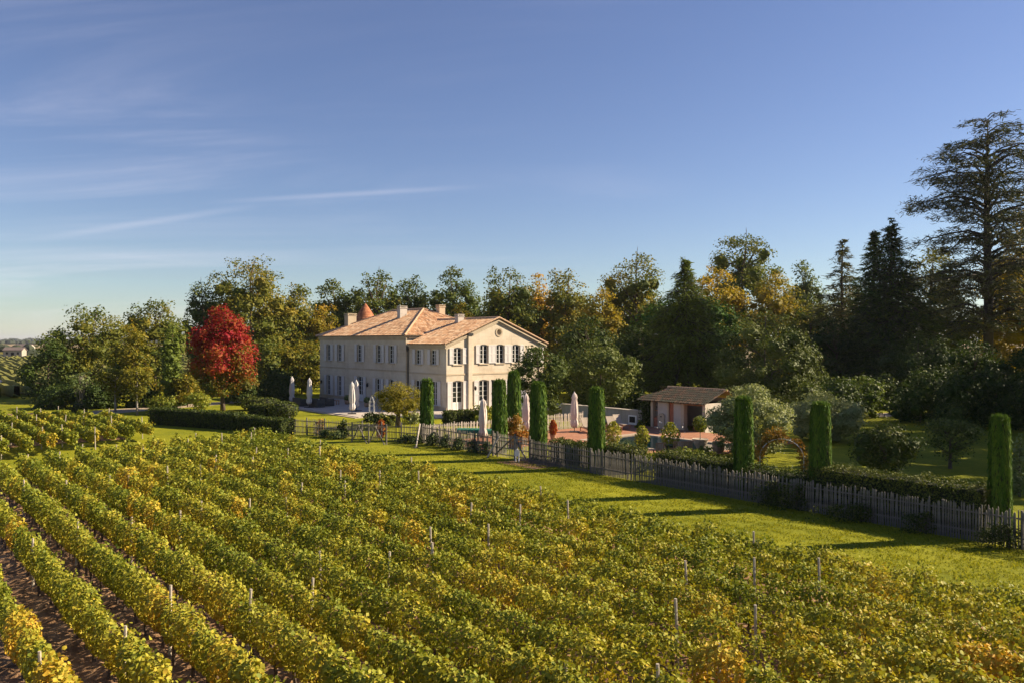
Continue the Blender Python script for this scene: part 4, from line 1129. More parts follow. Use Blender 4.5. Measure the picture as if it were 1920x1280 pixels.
# ------------------------------------------------------------------ conifers with visible branches
def whorl_tree(name, label, u, vtop, depth, RX, mat, prof, levels, per, hb, tint, droop, rise, plate, px, dens, bark='cedar_bark', trunk=.45, tufts=2.2):
    x, y = place(u, depth); H = z_at(vtop, depth)
    root = thing(name, label, 'tree', (x, y, 0), YAW)
    m = MB(); m.tube([(0, 0, -.2), (.1, 0, H * .35), (-.1, .1, H * .7), (0, 0, H - .2)], [trunk * 1.2, trunk, trunk * .62, .04], 10)
    P, Nn, S, A, Tn = [], [], [], [], []
    s0 = lp(depth, px)
    for li in range(levels):
        f = li / (levels - 1); z0 = hb + (H - hb) * (f ** .95) * .985
        L0 = RX * prof(f)
        for k in range(per):
            a = 2.399 * (li * per + k) + rng.normal() * .3
            L = L0 * rng.uniform(.50, 1.15)
            if L < .3: L = .3
            d = Vector((math.cos(a), math.sin(a), 0))
            zr_ = rng.normal() * .02 * (H - hb)
            p0 = Vector((0, 0, z0 + zr_)); rs_ = rise * rng.uniform(.4, 1.7); p1 = p0 + d * L * .45 + Vector((0, 0, rs_ * L * .45)); p2 = p0 + d * L + Vector((0, 0, rs_ * L * .6 - droop * L * rng.uniform(.5, 1.6)))
            rb = max(.02, trunk * .32 * (L / RX) ** .8)
            m.tube([p0, p0.lerp(p1, .5) + Vector((0, 0, .05 * L)), p1, p2], [rb, rb * .8, rb * .55, .012], 5)
            n = max(10, int(dens * L * L * plate / (s0 * s0) * .5) + int(dens * L / s0))
            side = np.array([-d.y, d.x, 0.]); b0, b1, b2 = np.array(p0), np.array(p1), np.array(p2)
            kt = int(4 + L * tufts)
            qt = rng.uniform(.14, 1.0, kt) ** .75
            lt = rng.normal(0, 1, kt) * (plate * L * .36) * np.sin(np.pi * np.clip(qt * .85 + .12, 0, 1))
            ct = ((1 - qt) ** 2)[:, None] * b0 + (2 * qt * (1 - qt))[:, None] * b1 + (qt ** 2)[:, None] * b2 + lt[:, None] * side
            ct[:, 2] -= np.abs(lt) * .18 + rng.normal(0, .04 * L, kt)
            ti = rng.integers(0, kt, n); lat = lt[ti]
            pp = ct[ti] + rng.normal(0, 1, (n, 3)) * (.11 * L ** .6 + .06) * [1, 1, .42]
            P.append(pp); Nn.append(np.tile([0, 0, 1.], (n, 1)) + .5 * rng.normal(size=(n, 3)))
            A.append(np.tile(np.array(d), (n, 1)) + side * np.sign(lat)[:, None] * .8 + [0, 0, -.25] + .35 * rng.normal(size=(n, 3)))
            S.append(s0 * rng.uniform(.7, 1.4, n)); Tn.append(tint + .12 * rng.normal() * .5 + .18 * rng.normal(size=n))
    P, Nn, A = np.concatenate(P), np.concatenate(Nn), np.concatenate(A)
    m.build('trunk', bark, root, smooth=True)
    link('crown', leaves('crown', P, Nn, np.concatenate(S), np.concatenate(Tn), SPRAY, A, 1.7), mat, root)
    return root
whorl_tree('conifer_tree', 'dark pointed conifer standing behind the pool house', 1285, 488, 90, 7.4, 'conifer_leaf', lambda f: max(.07, (1 - f) ** .85), 54, 10, 2.5, .95, .30, .14, .95, 4.8, .55, trunk=.4, tufts=3.0)
cedar_prof = lambda f: np.interp(f, [0, .12, .3, .48, .62, .75, .86, .94, 1], [.85, 1.0, .98, .95, .98, .86, .66, .52, .30])
whorl_tree('cedar_tree', 'very tall old cedar with tiered open branches at right', 1852, 222, 93, 9.2, 'cedar_leaf', cedar_prof, 33, 5, 8.0, .55, .16, .32, .55, 4.4, 1.0, trunk=.5, tufts=1.9)
whorl_tree('cedar_tree', 'young cedar with flat spiky tiers left of the dark spruce', 1580, 453, 104, 6.6, 'cedar_leaf', lambda f: max(.07, 1 - .90 * f), 26, 9, 3.0, .95, .10, .14, .75, 4.6, .9, trunk=.25)
whorl_tree('spruce_tree', 'dense blackish spruce left of the tall cedar', 1672, 419, 95, 7.0, 'conifer_leaf', lambda f: max(.07, (1 - f) ** .62), 48, 11, .8, .46, .28, .10, .75, 5.6, .7, trunk=.3)
whorl_tree('spruce_tree', 'dark spruce top just left of the blackish spruce', 1640, 432, 98, 5.6, 'conifer_leaf', lambda f: max(.07, (1 - f) ** .62), 40, 10, .8, .50, .28, .10, .75, 5.6, .7, trunk=.25)

# ------------------------------------------------------------------ clipped cypress columns
def cypress(label, u, n_, vtop, wpx, zt=None):
    x, D = on_n(u, n_); H = z_at(vtop, D); r = wpx / 2 * D / F_PX
    root = thing('cypress_column', label, 'cypress', (x, n_, 0), YAW + rng.uniform(0, 1), 'clipped cypress columns')
    s = lp(D, 5.0)
    prof = lambda f: np.interp(f, [0, .05, .3, .9, .965, 1], [.96, 1.02, 1.03, .90, .78, .52])
    core = MB(); core.lathe([(r * .86 * prof(f), f * (H - .12)) for f in (0, .1, .3, .5, .7, .9, .97)], 14); core.build('stem_core', 'hedge_core', root)
    n = int(2 * math.pi * r * H / (s * s) * 5.2)
    f = rng.uniform(0, 1, n); a = rng.uniform(0, 2 * math.pi, n)
    wv = 1 + .045 * np.sin(a * 5 + 3 * f) + .04 * np.sin(a * 9 + 1.7) + rng.normal(0, .022, n)
    rr = r * prof(f) * wv
    P = np.stack([rr * np.cos(a), rr * np.sin(a), f * H], -1)
    Nn = np.stack([np.cos(a), np.sin(a), .12 + 0 * a], -1) + .38 * rng.normal(size=(n, 3)) * [1, 1, .5]
    A = np.tile([0, 0, 1.], (n, 1)) + .14 * rng.normal(size=(n, 3))
    nt_ = int(math.pi * r * r / (s * s) * 7); q = np.sqrt(rng.uniform(0, 1, nt_)) * r * .84; b = rng.uniform(0, 6.283, nt_)
    Pt = np.stack([q * np.cos(b), q * np.sin(b), H - .16 * (q / r) ** 2 + rng.normal(0, .035, nt_)], -1)
    Nt = np.tile([0, 0, .6], (nt_, 1)) + .6 * rng.normal(size=(nt_, 3)); At = np.tile([0, 0, 1.], (nt_, 1)) + .5 * rng.normal(size=(nt_, 3))
    tn = .60 + .14 * np.sin(a * 5 + 3 * f + 1) + .17 * rng.normal(size=n)
    P = np.concatenate([P, Pt]); Nn = np.concatenate([Nn, Nt]); A = np.concatenate([A, At]); tn = np.concatenate([tn, .62 + .15 * rng.normal(size=nt_)])
    link('foliage', leaves('foliage', P, Nn, s * rng.uniform(.6, 1.3, len(P)), tn, SPRAY, A, 1.9), 'cypress_leaf', root)
cypress('clipped green cypress column in front of the house wing, leftmost of all', 800.5, 31.0, 712, 24)
cypress('clipped cypress column just right of the nearest pool umbrella', 936.5, 31.0, 714, 27)
cypress('farther clipped cypress column standing inside before the gable end', 963.5, 40.6, 698, 25)
cypress('clipped cypress column right of the golden round shrub', 1009, 31.0, 718, 31)
cypress('clipped cypress column in front of the sun loungers', 1118.5, 31.0, 728, 31)
cypress('clipped cypress column left of the rose arch before the silvery bush', 1394.5, 31.0, 745, 35)
cypress('clipped cypress column right of the rose arch', 1538.5, 31.0, 755, 38)
cypress('clipped cypress column at the right edge of the garden', 1875, 31.0, 780, 38)

# ------------------------------------------------------------------ hedges and shrubs
a, b = on_ground(279, 794), on_ground(437, 806)
clipped_hedge('box_hedge', 'long dark clipped hedge, left length behind the vines', a[0], a[1] + .5, b[0], b[1] + .5, 1.3, 1.30, tint=.42, rough=.035)
a, b = on_ground(440, 806), on_ground(528, 816)
clipped_hedge('box_hedge', 'dark clipped hedge, right length ending at the picket fence', a[0], a[1] + .5, b[0], b[1] + .5, 1.3, 1.15, tint=.45, rough=.035)
x, y = on_ground(513, 785); clipped_ball('clipped_ball', 'big round clipped bush left of the terrace', x, y + .9, 1.25, 1.1, 1.5, tint=.55)
x, y = on_ground(468, 784); clipped_hedge('clipped_block', 'square clipped bush beside the big round one', x - 1.3, y + .8, x + 1.0, y + 1.6, 1.3, 1.15, tint=.55, cat='topiary')
x, y = on_ground(490, 768); clipped_ball('clipped_ball', 'low domed clipped bush behind the square one', x, y, 1.9, 1.2, 1.25, tint=.6)
bush('shrub', 'dark mounded shrub left of the first terrace umbrella', 523, 757, 729, 26, 'hedge_leaf', .45)
bush('shrub', 'dim flowering shrub behind the domed clipped bush', 462, 758, 738, 22, 'hedge_leaf', .5)
x, _ = on_n(860, 38); a = on_ground(836, 797); b = on_ground(884, 797)
clipped_hedge('box_hedge', 'small dark box hedge before the gable door', a[0], a[1], b[0] - 1.2, b[1] + 1.0, 1.1, 1.15, tint=.55)
bush('shrub', 'yellow green shrub beside the small box hedge at the gable', 905, 796, 757, 22, 'shrub_leaf', .62)
bush('round_shrub', 'golden and red round shrub between two cypress columns', 968, 838, 779, 25, 'russet_leaf', .34, px=3.6, dens=.9, tint_fn=lambda P, H, RX: .25 * (P[:, 2] / H < .55))
x, y = on_ground(752, 801)
def tam_keep(P, H, RX): return P[:, 2] > H * (.30 + .0 * P[:, 0])
T('tamarisk_tree', 'feathery yellow green tamarisk with gnarled dark trunk on the lawn', 'tree', 747, 716, 44, 63.5, 'tamarisk_leaf', 'dome', .66, .14, .34, 38, .28, 3.2, .75, trunk=.19, tmpl=SPRAY)
for i, (u, vb, vt, hw, mt, tn, lb) in enumerate((
        (694, 790, 773, 14, 'hedge_leaf', .3, 'low dark shrub right of the paired umbrellas'),
        (712, 795, 774, 15, 'hedge_leaf', .5, 'dark flower bed shrub under the left of the tamarisk'),
        (733, 796, 776, 14, 'hedge_leaf', .62, 'leafy bed shrub directly below the tamarisk crown'),
        (772, 792, 772, 16, 'shrub_leaf', .45, 'bed shrub right of the tamarisk trunk'))):
    bush('bed_shrub', lb, u, vb, vt, hw, mt, tn)
bush('rose_shrub', 'pale white flowering rose beside the tamarisk trunk', 778, 794, 773, 11, 'silver_leaf', .95, dens=.25)
bush('shrub', 'little pale brown shrub at the left picket fence', 600, 815, 785, 9, 'russet_leaf', .2, dens=.4)
bush('shrub', 'small dark green shrub growing through the left picket fence', 644, 820, 786, 11, 'hedge_leaf', .55)
bush('rose_shrub', 'small orange red autumn shrub at the left fence gate', 714, 822, 786, 10, 'russet_leaf', .8, prof='ovoid', dens=.9)
for i, (u, vb) in enumerate(((812, 834), (836, 838), (862, 843), (888, 847), (912, 851))):
    bush('lavender_shrub', 'grey green lavender bush inside the fence, %s of five from the left' % ORD[i], u, vb, vb - 24, 15, 'silver_leaf', .22, group='lavender along the fence', px=3.4)
for i, (u, vb) in enumerate(((610, 819), (635, 822), (760, 829), (780, 830))):
    bush('lavender_shrub', 'low grey bush at the foot of the left picket fence, %s from the left' % ORD[i], u, vb, vb - 15, 15, 'silver_leaf', .18, group='grey bushes along the left fence', px=3.2)
def fence_hedge(label, u0, u1, n_, h, width, tint, rough=.09, mat='hedge_leaf'):
    x0, _ = on_n(u0, n_); x1, _ = on_n(u1, n_)
    clipped_hedge('box_hedge', label, x0, n_, x1, n_, width, h, mat, tint, rough=rough, px=3.6)
fence_hedge('long hedge behind the fence at right with sunlit top', 1535, 1852, 31.0, 1.72, 1.1, .70, .10)
fence_hedge('low hedge behind the pole fence left of the potted plants', 1042, 1112, 31.6, 1.15, 1.2, .58)
fence_hedge('low golden topped hedge right of the lounger cypress', 1130, 1200, 31.8, 1.28, 1.2, .66)
fence_hedge('low hedge behind the fence left of the rose arch cypress', 1240, 1378, 30.9, 1.40, 1.0, .60)
fence_hedge('dark uneven hedge between the two rose arch cypresses', 1408, 1526, 30.8, 1.32, .9, .40, .16)
for i, (u, vb, vt, hw) in enumerate(((1232, 876, 846, 32), (1285, 872, 838, 34), (1325, 868, 836, 24))):
    bush('shrub', ['bright green leafy plants beside the pool edge, left clump', 'bright green leafy plants below the stone urn', 'bright green leafy clump nearest the silvery bush'][i], u, vb, vt, hw, 'shrub_leaf', .52, clumps=20, cf=.3, px=3.6)
for i, (u, dz) in enumerate(((1445, .15), (1492, .2), (1612, -.1), (1735, -.15), (1890, -.1))):
    x, D = on_n(u, 29.55)
    T('ivy_plant', 'dark ivy growing over the split pale fence, %s clump from the left' % ORD[i], 'ivy', u, 0, 0, D, 'hedge_leaf', 'dome', .46, .18, .03, 22, .26, 3.6, .22, xy=(x, 29.62), zt=.95 + dz, rx=1.0 + .4 * (i % 3), ry=.16, trunk=.03, limbs=3, group='ivy on the fence')
bush('silver_bush', 'large silvery green bush right of the pool house', 1404, 856, 722, 68, 'silver_leaf', .80, prof='ovoid', clumps=70, cf=.22, px=3.6, dens=.8)
bush('silver_bush', 'second silvery yellow bush behind the rose arch cypress', 1542, 826, 734, 64, 'silver_leaf', .82, prof='ovoid', clumps=50, cf=.24, px=3.6, dens=.8)
T('round_headed_tree', 'round headed small tree on the lawn behind the long right hedge', 'tree', 1660, 790, 58, 39, 'hedge_leaf', 'ovoid', .55, .16, .20, 40, .28, 4.2, .42, trunk=.09)
T('round_headed_tree', 'shaded round bush tree left of the right edge cypress', 'tree', 1782, 785, 48, 43, 'evergreen_leaf', 'vase', .70, .14, .15, 34, .28, 4.2, .45, trunk=.09)
bush('rose_shrub', 'pale flowering rose at the right picture edge', 1912, 930, 812, 20, 'silver_leaf', .55, clumps=12, dens=.22)

# rose arch
x, y = on_ground(1466, 892)
arch = thing('rose_arch', 'metal garden arch overgrown with orange leaved climbing rose', 'garden arch', (x, y, 0), YAW - .35)
m = MB()
for dy in (-.35, .35):
    pts = [(-1.05, dy, 0), (-1.05, dy, 1.0)] + [(-1.05 * math.cos(t), dy, 1.0 + .95 * math.sin(t)) for t in np.linspace(0, math.pi, 12)][1:] + [(1.05, dy, 0)]
    m.tube(pts, .022, 6)
for t in np.linspace(0, math.pi, 9): m.tube([(-1.05 * math.cos(t), -.35, 1 + .95 * math.sin(t)), (-1.05 * math.cos(t), .35, 1 + .95 * math.sin(t))], .014, 5)
m.build('arch_frame', 'iron_white', arch)
n = 2600
t = np.concatenate([rng.uniform(.05, 1.75, 1500), rng.uniform(2.15, math.pi, 500), np.zeros(600)])
P = np.stack([-1.05 * np.cos(t), rng.normal(0, .25, n), 1 + .95 * np.sin(t)], -1)
low = np.arange(n) >= 2000
P[low] = np.stack([np.where(rng.uniform(0, 1, 600) < .3, -1.05, 1.12), rng.normal(0, .25, 600), rng.uniform(.02, 1.0, 600)], -1)
P += rng.normal(0, .13, (n, 3)) + np.where((t > .5) & (t < 1.6) & ~low, 1, 0)[:, None] * np.array([0, 0, 1.]) * np.abs(rng.normal(0, .22, n))[:, None]
P[:, 2] = np.maximum(P[:, 2], .03)
link('climbing_rose', leaves('climbing_rose', P, rng.normal(size=(n, 3)) + [0, 0, .5], .10 * rng.uniform(.7, 1.4, n), .32 + .2 * rng.normal(size=n)), 'russet_leaf', arch)

# ------------------------------------------------------------------ fences
def picket_meshes(h, w_, mat, rnd, k=6, round_=False):
    out_ = []
    for i in range(k):
        m = MB(); hh = h * (1 + rnd * random.uniform(-1, 1)); ww = w_ * random.uniform(.75, 1.2); sk = random.uniform(-.03, .03)
        if round_: m.tube([(0, 0, 0), (sk, 0, hh * .5), (sk * .4, 0, hh)], [ww / 2, ww / 2, ww / 2.6], 6)
        else:
            m.prism([(-ww / 2, -.012, 0), (ww / 2, -.012, 0), (ww / 2 + sk, -.012, hh - .06), (sk, -.012, hh), (-ww / 2 + sk, -.012, hh - .06)], (0, .024, 0))
        me = m.mesh('picket'); me.materials.append(MATS[mat]); out_.append(me)
    return out_
def fence(label, p0, p1, h, spacing, pw, rails, mat, rnd=.05, round_=False, post_every=2.2, post_h=None, rail_r=.03, name='picket_fence', tilt=.03, skip=()):
    x0, y0 = p0; x1, y1 = p1; L = math.hypot(x1 - x0, y1 - y0)
    root = thing(name, label, 'fence', (x0, y0, 0), math.atan2(y1 - y0, x1 - x0))
    pk = picket_meshes(h, pw, mat, rnd, 6, round_)
    k = int(L / spacing)
    order = list(range(k))
    for i in order:
        if any(a_ < i * spacing < b_ for a_, b_ in skip): continue
        o = link('picket', pk[random.randrange(6)], None, root, ((i + .5) * spacing + random.uniform(-.1, .1) * spacing, random.uniform(-.006, .006), random.uniform(-.01, .03)))
        o.rotation_euler = (random.uniform(-tilt, tilt), random.uniform(-tilt, tilt), 0)
    for z in rails:
        m = MB(); q = 0
        pts = [(L * i / 6, .035, z + random.uniform(-.015, .015)) for i in range(7)]
        m.tube(pts, rail_r, 6); m.build('rail', mat, root)
    np_ = max(1, int(round(L / post_every)))
    for i in range(np_ + 1):
        m = MB(); m.tube([(0, .085, -.1), (0, .085, post_h or h * 1.05)], [.055, .045], 7); m.build('post', mat, root, (L * i / np_, 0, 0))
    return root
FN = 29.8
def fx(u): return on_n(u, FN)[0]
fence('grey split pale fence running to the right edge of the picture', (fx(1107), FN), (fx(1920) + 2.4, FN), 1.22, .088, .046, (.35, 1.0), 'picket_wood', .09, post_every=2.4)
fence('grey pole fence with four rails right of the garden gate', (fx(994), FN), (fx(1105), FN), 1.28, .10, .045, (.12, .5, .85, 1.13), 'picket_wood', .04, True, 2.7, 1.3, .032)
fence('weathered picket fence in front of the lavender left of the gate', (fx(792), FN), (fx(922), FN), 1.22, .125, .05, (.2, .62, 1.08), 'picket_wood', .05, True, 2.0, 1.35)
cl = (on_ground(541, 813)); cr = (fx(790), FN)
fence('thin picket fence bending away towards the long dark hedge', cl, cr, 1.15, .125, .045, (.2, .62, 1.02), 'picket_wood', .06, True, 1.7, 1.3)
fence('pale picket fence running back from the corner post to the pool', (cr[0], FN + .25), (cr[0], 45.2), 1.22, .135, .06, (.2, .62, 1.05), 'pale_picket', .03, False, 2.6, 1.3)
m = MB()
# garden gate
gx0, gx1 = fx(925), fx(991)
gate = thing('garden_gate', 'wooden picket gate with diagonal braces in the garden fence', 'gate', (gx0, FN, 0))
GWd = gx1 - gx0
pk = picket_meshes(1.3, .05, 'pale_picket', .04, 4, True)
for i in range(int(GWd / .13)): link('picket', pk[i % 4], None, gate, (.08 + i * .13, 0, .05))
for z in (.2, .6, 1.0, 1.2): m = MB(); m.tube([(0, .04, z), (GWd, .04, z)], .032, 6); m.build('rail', 'picket_wood', gate)
for xa, xb in ((.25, GWd * .62), (GWd - .1, GWd * .62)):
    m = MB(); m.tube([(xa, -.06, .12), (xb, -.06, 1.35)], .05, 6); m.build('brace', 'picket_wood', gate)
for xa in (-.06, GWd * .62, GWd + .06, .35): m = MB(); m.tube([(xa, .02, -.1), (xa, .02, 1.5)], .06, 7); m.build('post', 'picket_wood', gate)
m = MB(); m.tube([(.3, -.7, 0), (.62, -.05, 1.25)], .045, 6); m.build('prop', 'pale_picket', gate)
# corner props
x, y = on_ground(780, 839)
pr = thing('fence_prop', 'slanted wooden prop leaning on the fence corner post', 'prop', (x, y, 0))
m = MB(); m.tube([(0, 0, 0), (cr[0] - x, FN - .12 - y, 1.3)], .05, 7); m.build('pole', 'pale_picket', pr)
m = MB(); m.box(-.12, .12, -.12, .12, 0, .06); m.build('foot_block', 'picket_wood', pr)
# second little gate with crossed braces in the bent fence
dv = Vector((cr[0] - cl[0], cr[1] - cl[1], 0)).normalized()
gp_ = on_ground(662, 828)
g2 = thing('garden_gate', 'small crossed pole gate in the bent left fence', 'gate', (gp_[0], gp_[1] - .12, 0), math.atan2(dv.y, dv.x))
for a_, b_ in (((0, 0), (.7, 1.2)), ((1.35, 0), (.65, 1.2)), ((1.45, 0), (2.1, 1.2)), ((2.8, 0), (2.05, 1.2))):
    m = MB(); m.tube([(a_[0], -.02 if a_[0] < b_[0] else -.10, a_[1]), (b_[0], -.02 if a_[0] < b_[0] else -.10, b_[1])], .042, 6); m.build('brace', 'picket_wood', g2)
m = MB(); m.tube([(-.05, .05, 1.15), (2.9, .05, 1.15)], .035, 6); m.build('rail', 'picket_wood', g2)
for xx in (0, 1.4, 2.85): m = MB(); m.tube([(xx, .05, -.1), (xx, .05, 1.35)], .05, 7); m.build('post', 'picket_wood', g2)
# white house-shaped sign
x, y = on_ground(969, 866)
sg = thing('sign_board', 'small white house shaped board on two legs before the gate', 'sign', (x, y, 0), YAW - .3)
m = MB(); m.prism([(-.14, 0, .36), (.14, 0, .36), (.14, 0, .64), (0, 0, .80), (-.14, 0, .64)], (0, .03, 0)); m.build('board', 'white_paint', sg)
for xx in (-.09, .10): m = MB(); m.box(xx - .03, xx + .03, .032, .072, 0, .5); m.build('leg', 'white_paint', sg)
# small iron gate far right
x, y = place(1712, 80); 
ig = thing('iron_gate', 'small dark gate with thin bars at the sunny path in the woods', 'gate', (x, y, 0), YAW)
for i in range(22): m = MB(); m.tube([(-2.6 + i * .24, 0, 0), (-2.6 + i * .24, 0, 1.0)], .03, 5); m.build('bar', 'picket_wood', ig)
for z in (.12, .9): m = MB(); m.tube([(-2.7, .05, z), (2.7, .05, z)], .03, 5); m.build('rail', 'picket_wood', ig)

# ------------------------------------------------------------------ umbrellas
def umbrella(label, x, y, h, mat, rz, zb=0.0, slim=1.0):
    root = thing('closed_umbrella', label, 'umbrella', (x, y, zb), rz, 'closed parasols')
    m = MB(); m.tube([(0, 0, .05), (0, 0, h + .03)], .03, 8); m.build('pole', 'dark_metal', root)
    fold = lambda q, z: .16 * math.sin(q * 8 + z * 1.1) + .08 * math.sin(q * 3 + z * 2.3)
    prof = [(.05, h), (.14, h - .12), (.20, h - .34), (.17, h - .50), (.22, h - .75), (.25, h - 1.2), (.26, h - 1.6), (.22, h - 1.85), (.19, h - 1.95), (.25, h - 2.12), (.27, h - 2.35), (.18, h - 2.58), (.06, h - 2.6)]
    m = MB(); m.lathe([(r * slim, z) for r, z in prof][::-1], 40, wob=fold); m.build('canopy', mat, root, smooth=True)
    m = MB(); m.tube([(.2 * slim, 0, h - 1.95), (0, .2 * slim, h - 1.94), (-.2 * slim, 0, h - 1.95), (0, -.2 * slim, h - 1.96), (.2 * slim, 0, h - 1.95)], .025, 5); m.build('tie_strap', mat, root)
    m = MB(); m.cbox((0, 0, .03), (.75, .75, .06)); m.build('base_plate', 'dark_metal', root)
    m = MB(); m.lathe([(.05, h - .02), (.02, h + .1)], 8); m.build('finial', 'white_paint', root)
for u, v, lb in ((547.5, 757.5, 'closed umbrella at the left end of the terrace'), (580, 763, 'closed umbrella beside the dark sofas on the terrace'),
                 (660, 775, 'front closed umbrella of the pair before the house door'), (668, 769.5, 'rear closed umbrella of the pair before the house door')):
    x, y = on_ground(u, v, .11); umbrella(lb, x, y, 2.92, 'grey_canvas', rng.uniform(0, 6), .11)
for u, D, lb in ((905.5, 53.2, 'closed cream umbrella between green covered tables'), (986.5, 58.2, 'closed cream umbrella behind the golden round shrub'), (1077, 59.6, 'closed cream umbrella beside the sun lounger')):
    x, y = place(u, D); umbrella(lb, x, y, 2.93, 'canvas', rng.uniform(0, 6), .07)

# ------------------------------------------------------------------ furniture
def sofa(label, u, v, wx, wy, h, rz=0.0):
    x, y = on_ground(u, v, .11)
    r = thing('rattan_sofa', label, 'sofa', (x, y, .11), rz, 'dark rattan seats on the terrace')
    m = MB(); m.box(-wx / 2, wx / 2, -wy / 2, wy / 2, .03, .38); m.build('seat_base', 'rattan', r, bevel=.02)
    m = MB(); m.box(-wx / 2, wx / 2, -wy / 2, -wy / 2 + .16, .382, h); m.build('backrest', 'rattan', r, bevel=.02)
    for s in (-1, 1): m = MB(); m.box(min(s * wx / 2, s * (wx / 2 - .14)), max(s * wx / 2, s * (wx / 2 - .14)), -wy / 2 + .162, wy / 2, .382, h - .1); m.build('armrest', 'rattan', r, bevel=.02)
    m = MB(); m.box(-wx / 2 + .15, wx / 2 - .15, -wy / 2 + .165, wy / 2 - .02, .384, .52); m.build('cushion', 'rattan', r, bevel=.03)
sofa('dark rattan sofa left of the second terrace umbrella', 563, 760, 1.9, .9, .85)
sofa('dark rattan armchair right of the second terrace umbrella', 594, 762, 1.9, .95, .90)
sofa('dark rattan armchair nearest the house wall windows', 613, 760, 1.5, .95, .90)
x, y = on_ground(628, 757, .11)
bn = thing('bench', 'low dark bench under the left windows', 'bench', (x, y, .11))
m = MB(); m.box(-.7, .7, -.2, .2, .38, .44); m.build('seat', 'teak', bn)
for sx_ in (-1, 1):
    for sy_ in (-1, 1): m = MB(); m.box(sx_ * .6 - .04, sx_ * .6 + .04, sy_ * .14 - .03, sy_ * .14 + .03, 0, .379); m.build('leg', 'teak', bn)
def door_pot(label, u, v):
    x, y = on_ground(u, v, .11)
    r = thing('potted_shrub', label, 'potted plant', (x, y, .11))
    m = MB(); m.lathe([(.2, 0), (.28, .2), (.32, .42), (.28, .43)], 14); m.build('pot', 'terracotta_pot', r, smooth=True)
    n = 260; d = rdir(n); P = d * (.34 * (1 - np.abs(rng.normal(0, .2, n))))[:, None] + [0, 0, .68]
    link('foliage', leaves('foliage', P, d + .5 * rng.normal(size=(n, 3)), .16 * rng.uniform(.7, 1.3, n), .55 + .2 * rng.normal(size=n)), 'silver_leaf', r)
door_pot('potted shrub left of the house door behind the umbrellas', 651, 757)
door_pot('potted shrub right of the house door', 688, 762)
x, y = on_ground(697, 787)
ob = thing('garden_obelisk', 'tall thin white wire obelisk on the lawn before the house', 'obelisk', (x, y, 0), YAW)
m = MB()
for sx_ in (-1, 1):
    for sy_ in (-1, 1): m.tube([(sx_ * .22, sy_ * .22, 0), (sx_ * .2, sy_ * .2, 1.6), (0, 0, 2.15)], .018, 5)
m.build('upright', 'iron_white', ob)
for z in (.35, .8, 1.25, 1.6):
    m = MB(); m.tube([(-.21, -.21, z), (.21, -.21, z), (.21, .21, z), (-.21, .21, z), (-.21, -.21, z)], .014, 5); m.build('ring', 'iron_white', ob)

def lounger(label, u, v, rz):
    x, y = on_ground(u, v, .07)
    r = thing('sun_lounger', label, 'sun lounger', (x, y, .07), rz, 'sun loungers by the pool')
    m = MB()
    for s in (-1, 1): m.box(-.95, 1.0, s * .33 - .03, s * .33 + .03, .27, .34)
    m.box(.94, 1.0, -.3, .3, .27, .34); m.build('frame', 'teak', r)
    for sx_ in (-.8, .85):
        for s in (-1, 1): m = MB(); m.box(sx_ - .04, sx_ + .04, s * .33 - .028, s * .33 + .028, 0, .269); m.build('leg', 'teak', r)
    m = MB(); m.box(-.30, .98, -.31, .31, .345, .41); m.build('seat_pad', 'lounger_cloth', r, bevel=.015)
    m = MB(); m.prism([(-.31, -.31, .345), (-.31, -.31, .42), (-.80, -.31, 1.02), (-.87, -.31, .97)], (0, .62, 0)); m.build('backrest', 'lounger_cloth', r)
    m = MB(); m.tube([(-.62, .2, .66), (-.9, .2, .3)], .02, 5); m.tube([(-.62, -.2, .66), (-.9, -.2, .3)], .02, 5); m.build('back_strut', 'teak', r)
lounger('sun lounger with raised back right of the deck umbrella', 1103, 809, R(-25))
lounger('sun lounger behind the cypress, nearer of the two by the stone wall', 1150, 806, R(-25))
lounger('sun lounger against the low stone wall', 1164, 802, R(-20))

def covered_table(label, x, y, L, W, h, rz):
    r = thing('covered_table', label, 'covered furniture', (x, y, .07), rz, 'green covered furniture by the pool fence')
    m = MB(); m.box(-L / 2 + .1, L / 2 - .1, -W / 2 + .1, W / 2 - .1, h - .06, h - .01); m.build('table_top', 'teak', r)
    for sx_ in (-1, 1):
        for sy_ in (-1, 1): m = MB(); m.cbox((sx_ * (L / 2 - .2), sy_ * (W / 2 - .2), (h - .07) / 2), (.08, .08, h - .07)); m.build('leg', 'pale_picket', r)
    m = MB(); nx, ny = 24, 14
    for j in range(ny + 1):
        for i in range(nx + 1):
            a_, b_ = (i / nx - .5) * (L + .5), (j / ny - .5) * (W + .5)
            over = max(abs(a_) - L / 2, abs(b_) - W / 2, 0)
            m.v.append((max(-L / 2, min(L / 2, a_)) * 1.0 + (.12 * over * (1 if a_ > 0 else -1) if abs(a_) > L / 2 else 0), max(-W / 2, min(W / 2, b_)) + (.12 * over * (1 if b_ > 0 else -1) if abs(b_) > W / 2 else 0), h - over * 1.1 + .015 * math.sin(i * 2.1 + j)))
    for j in range(ny):
        for i in range(nx):
            q = j * (nx + 1) + i; m.f.append((q, q + 1, q + nx + 2, q + nx + 1))
    m.build('cover', 'green_cover', r, smooth=True)
x, y = place(879, 54.5); covered_table('long table under a green cover left of the pool umbrella', x, y, 1.7, .9, .82, YAW - .1)
x, y = place(919, 54.0); covered_table('small green covered table between umbrella and cypress', x, y, .8, .8, .82, YAW)
x, y = place(1166, 40.2)
covered_table('low green covered item behind the golden topped hedge', *place(1076, 44.8), .7, .6, .9, YAW)

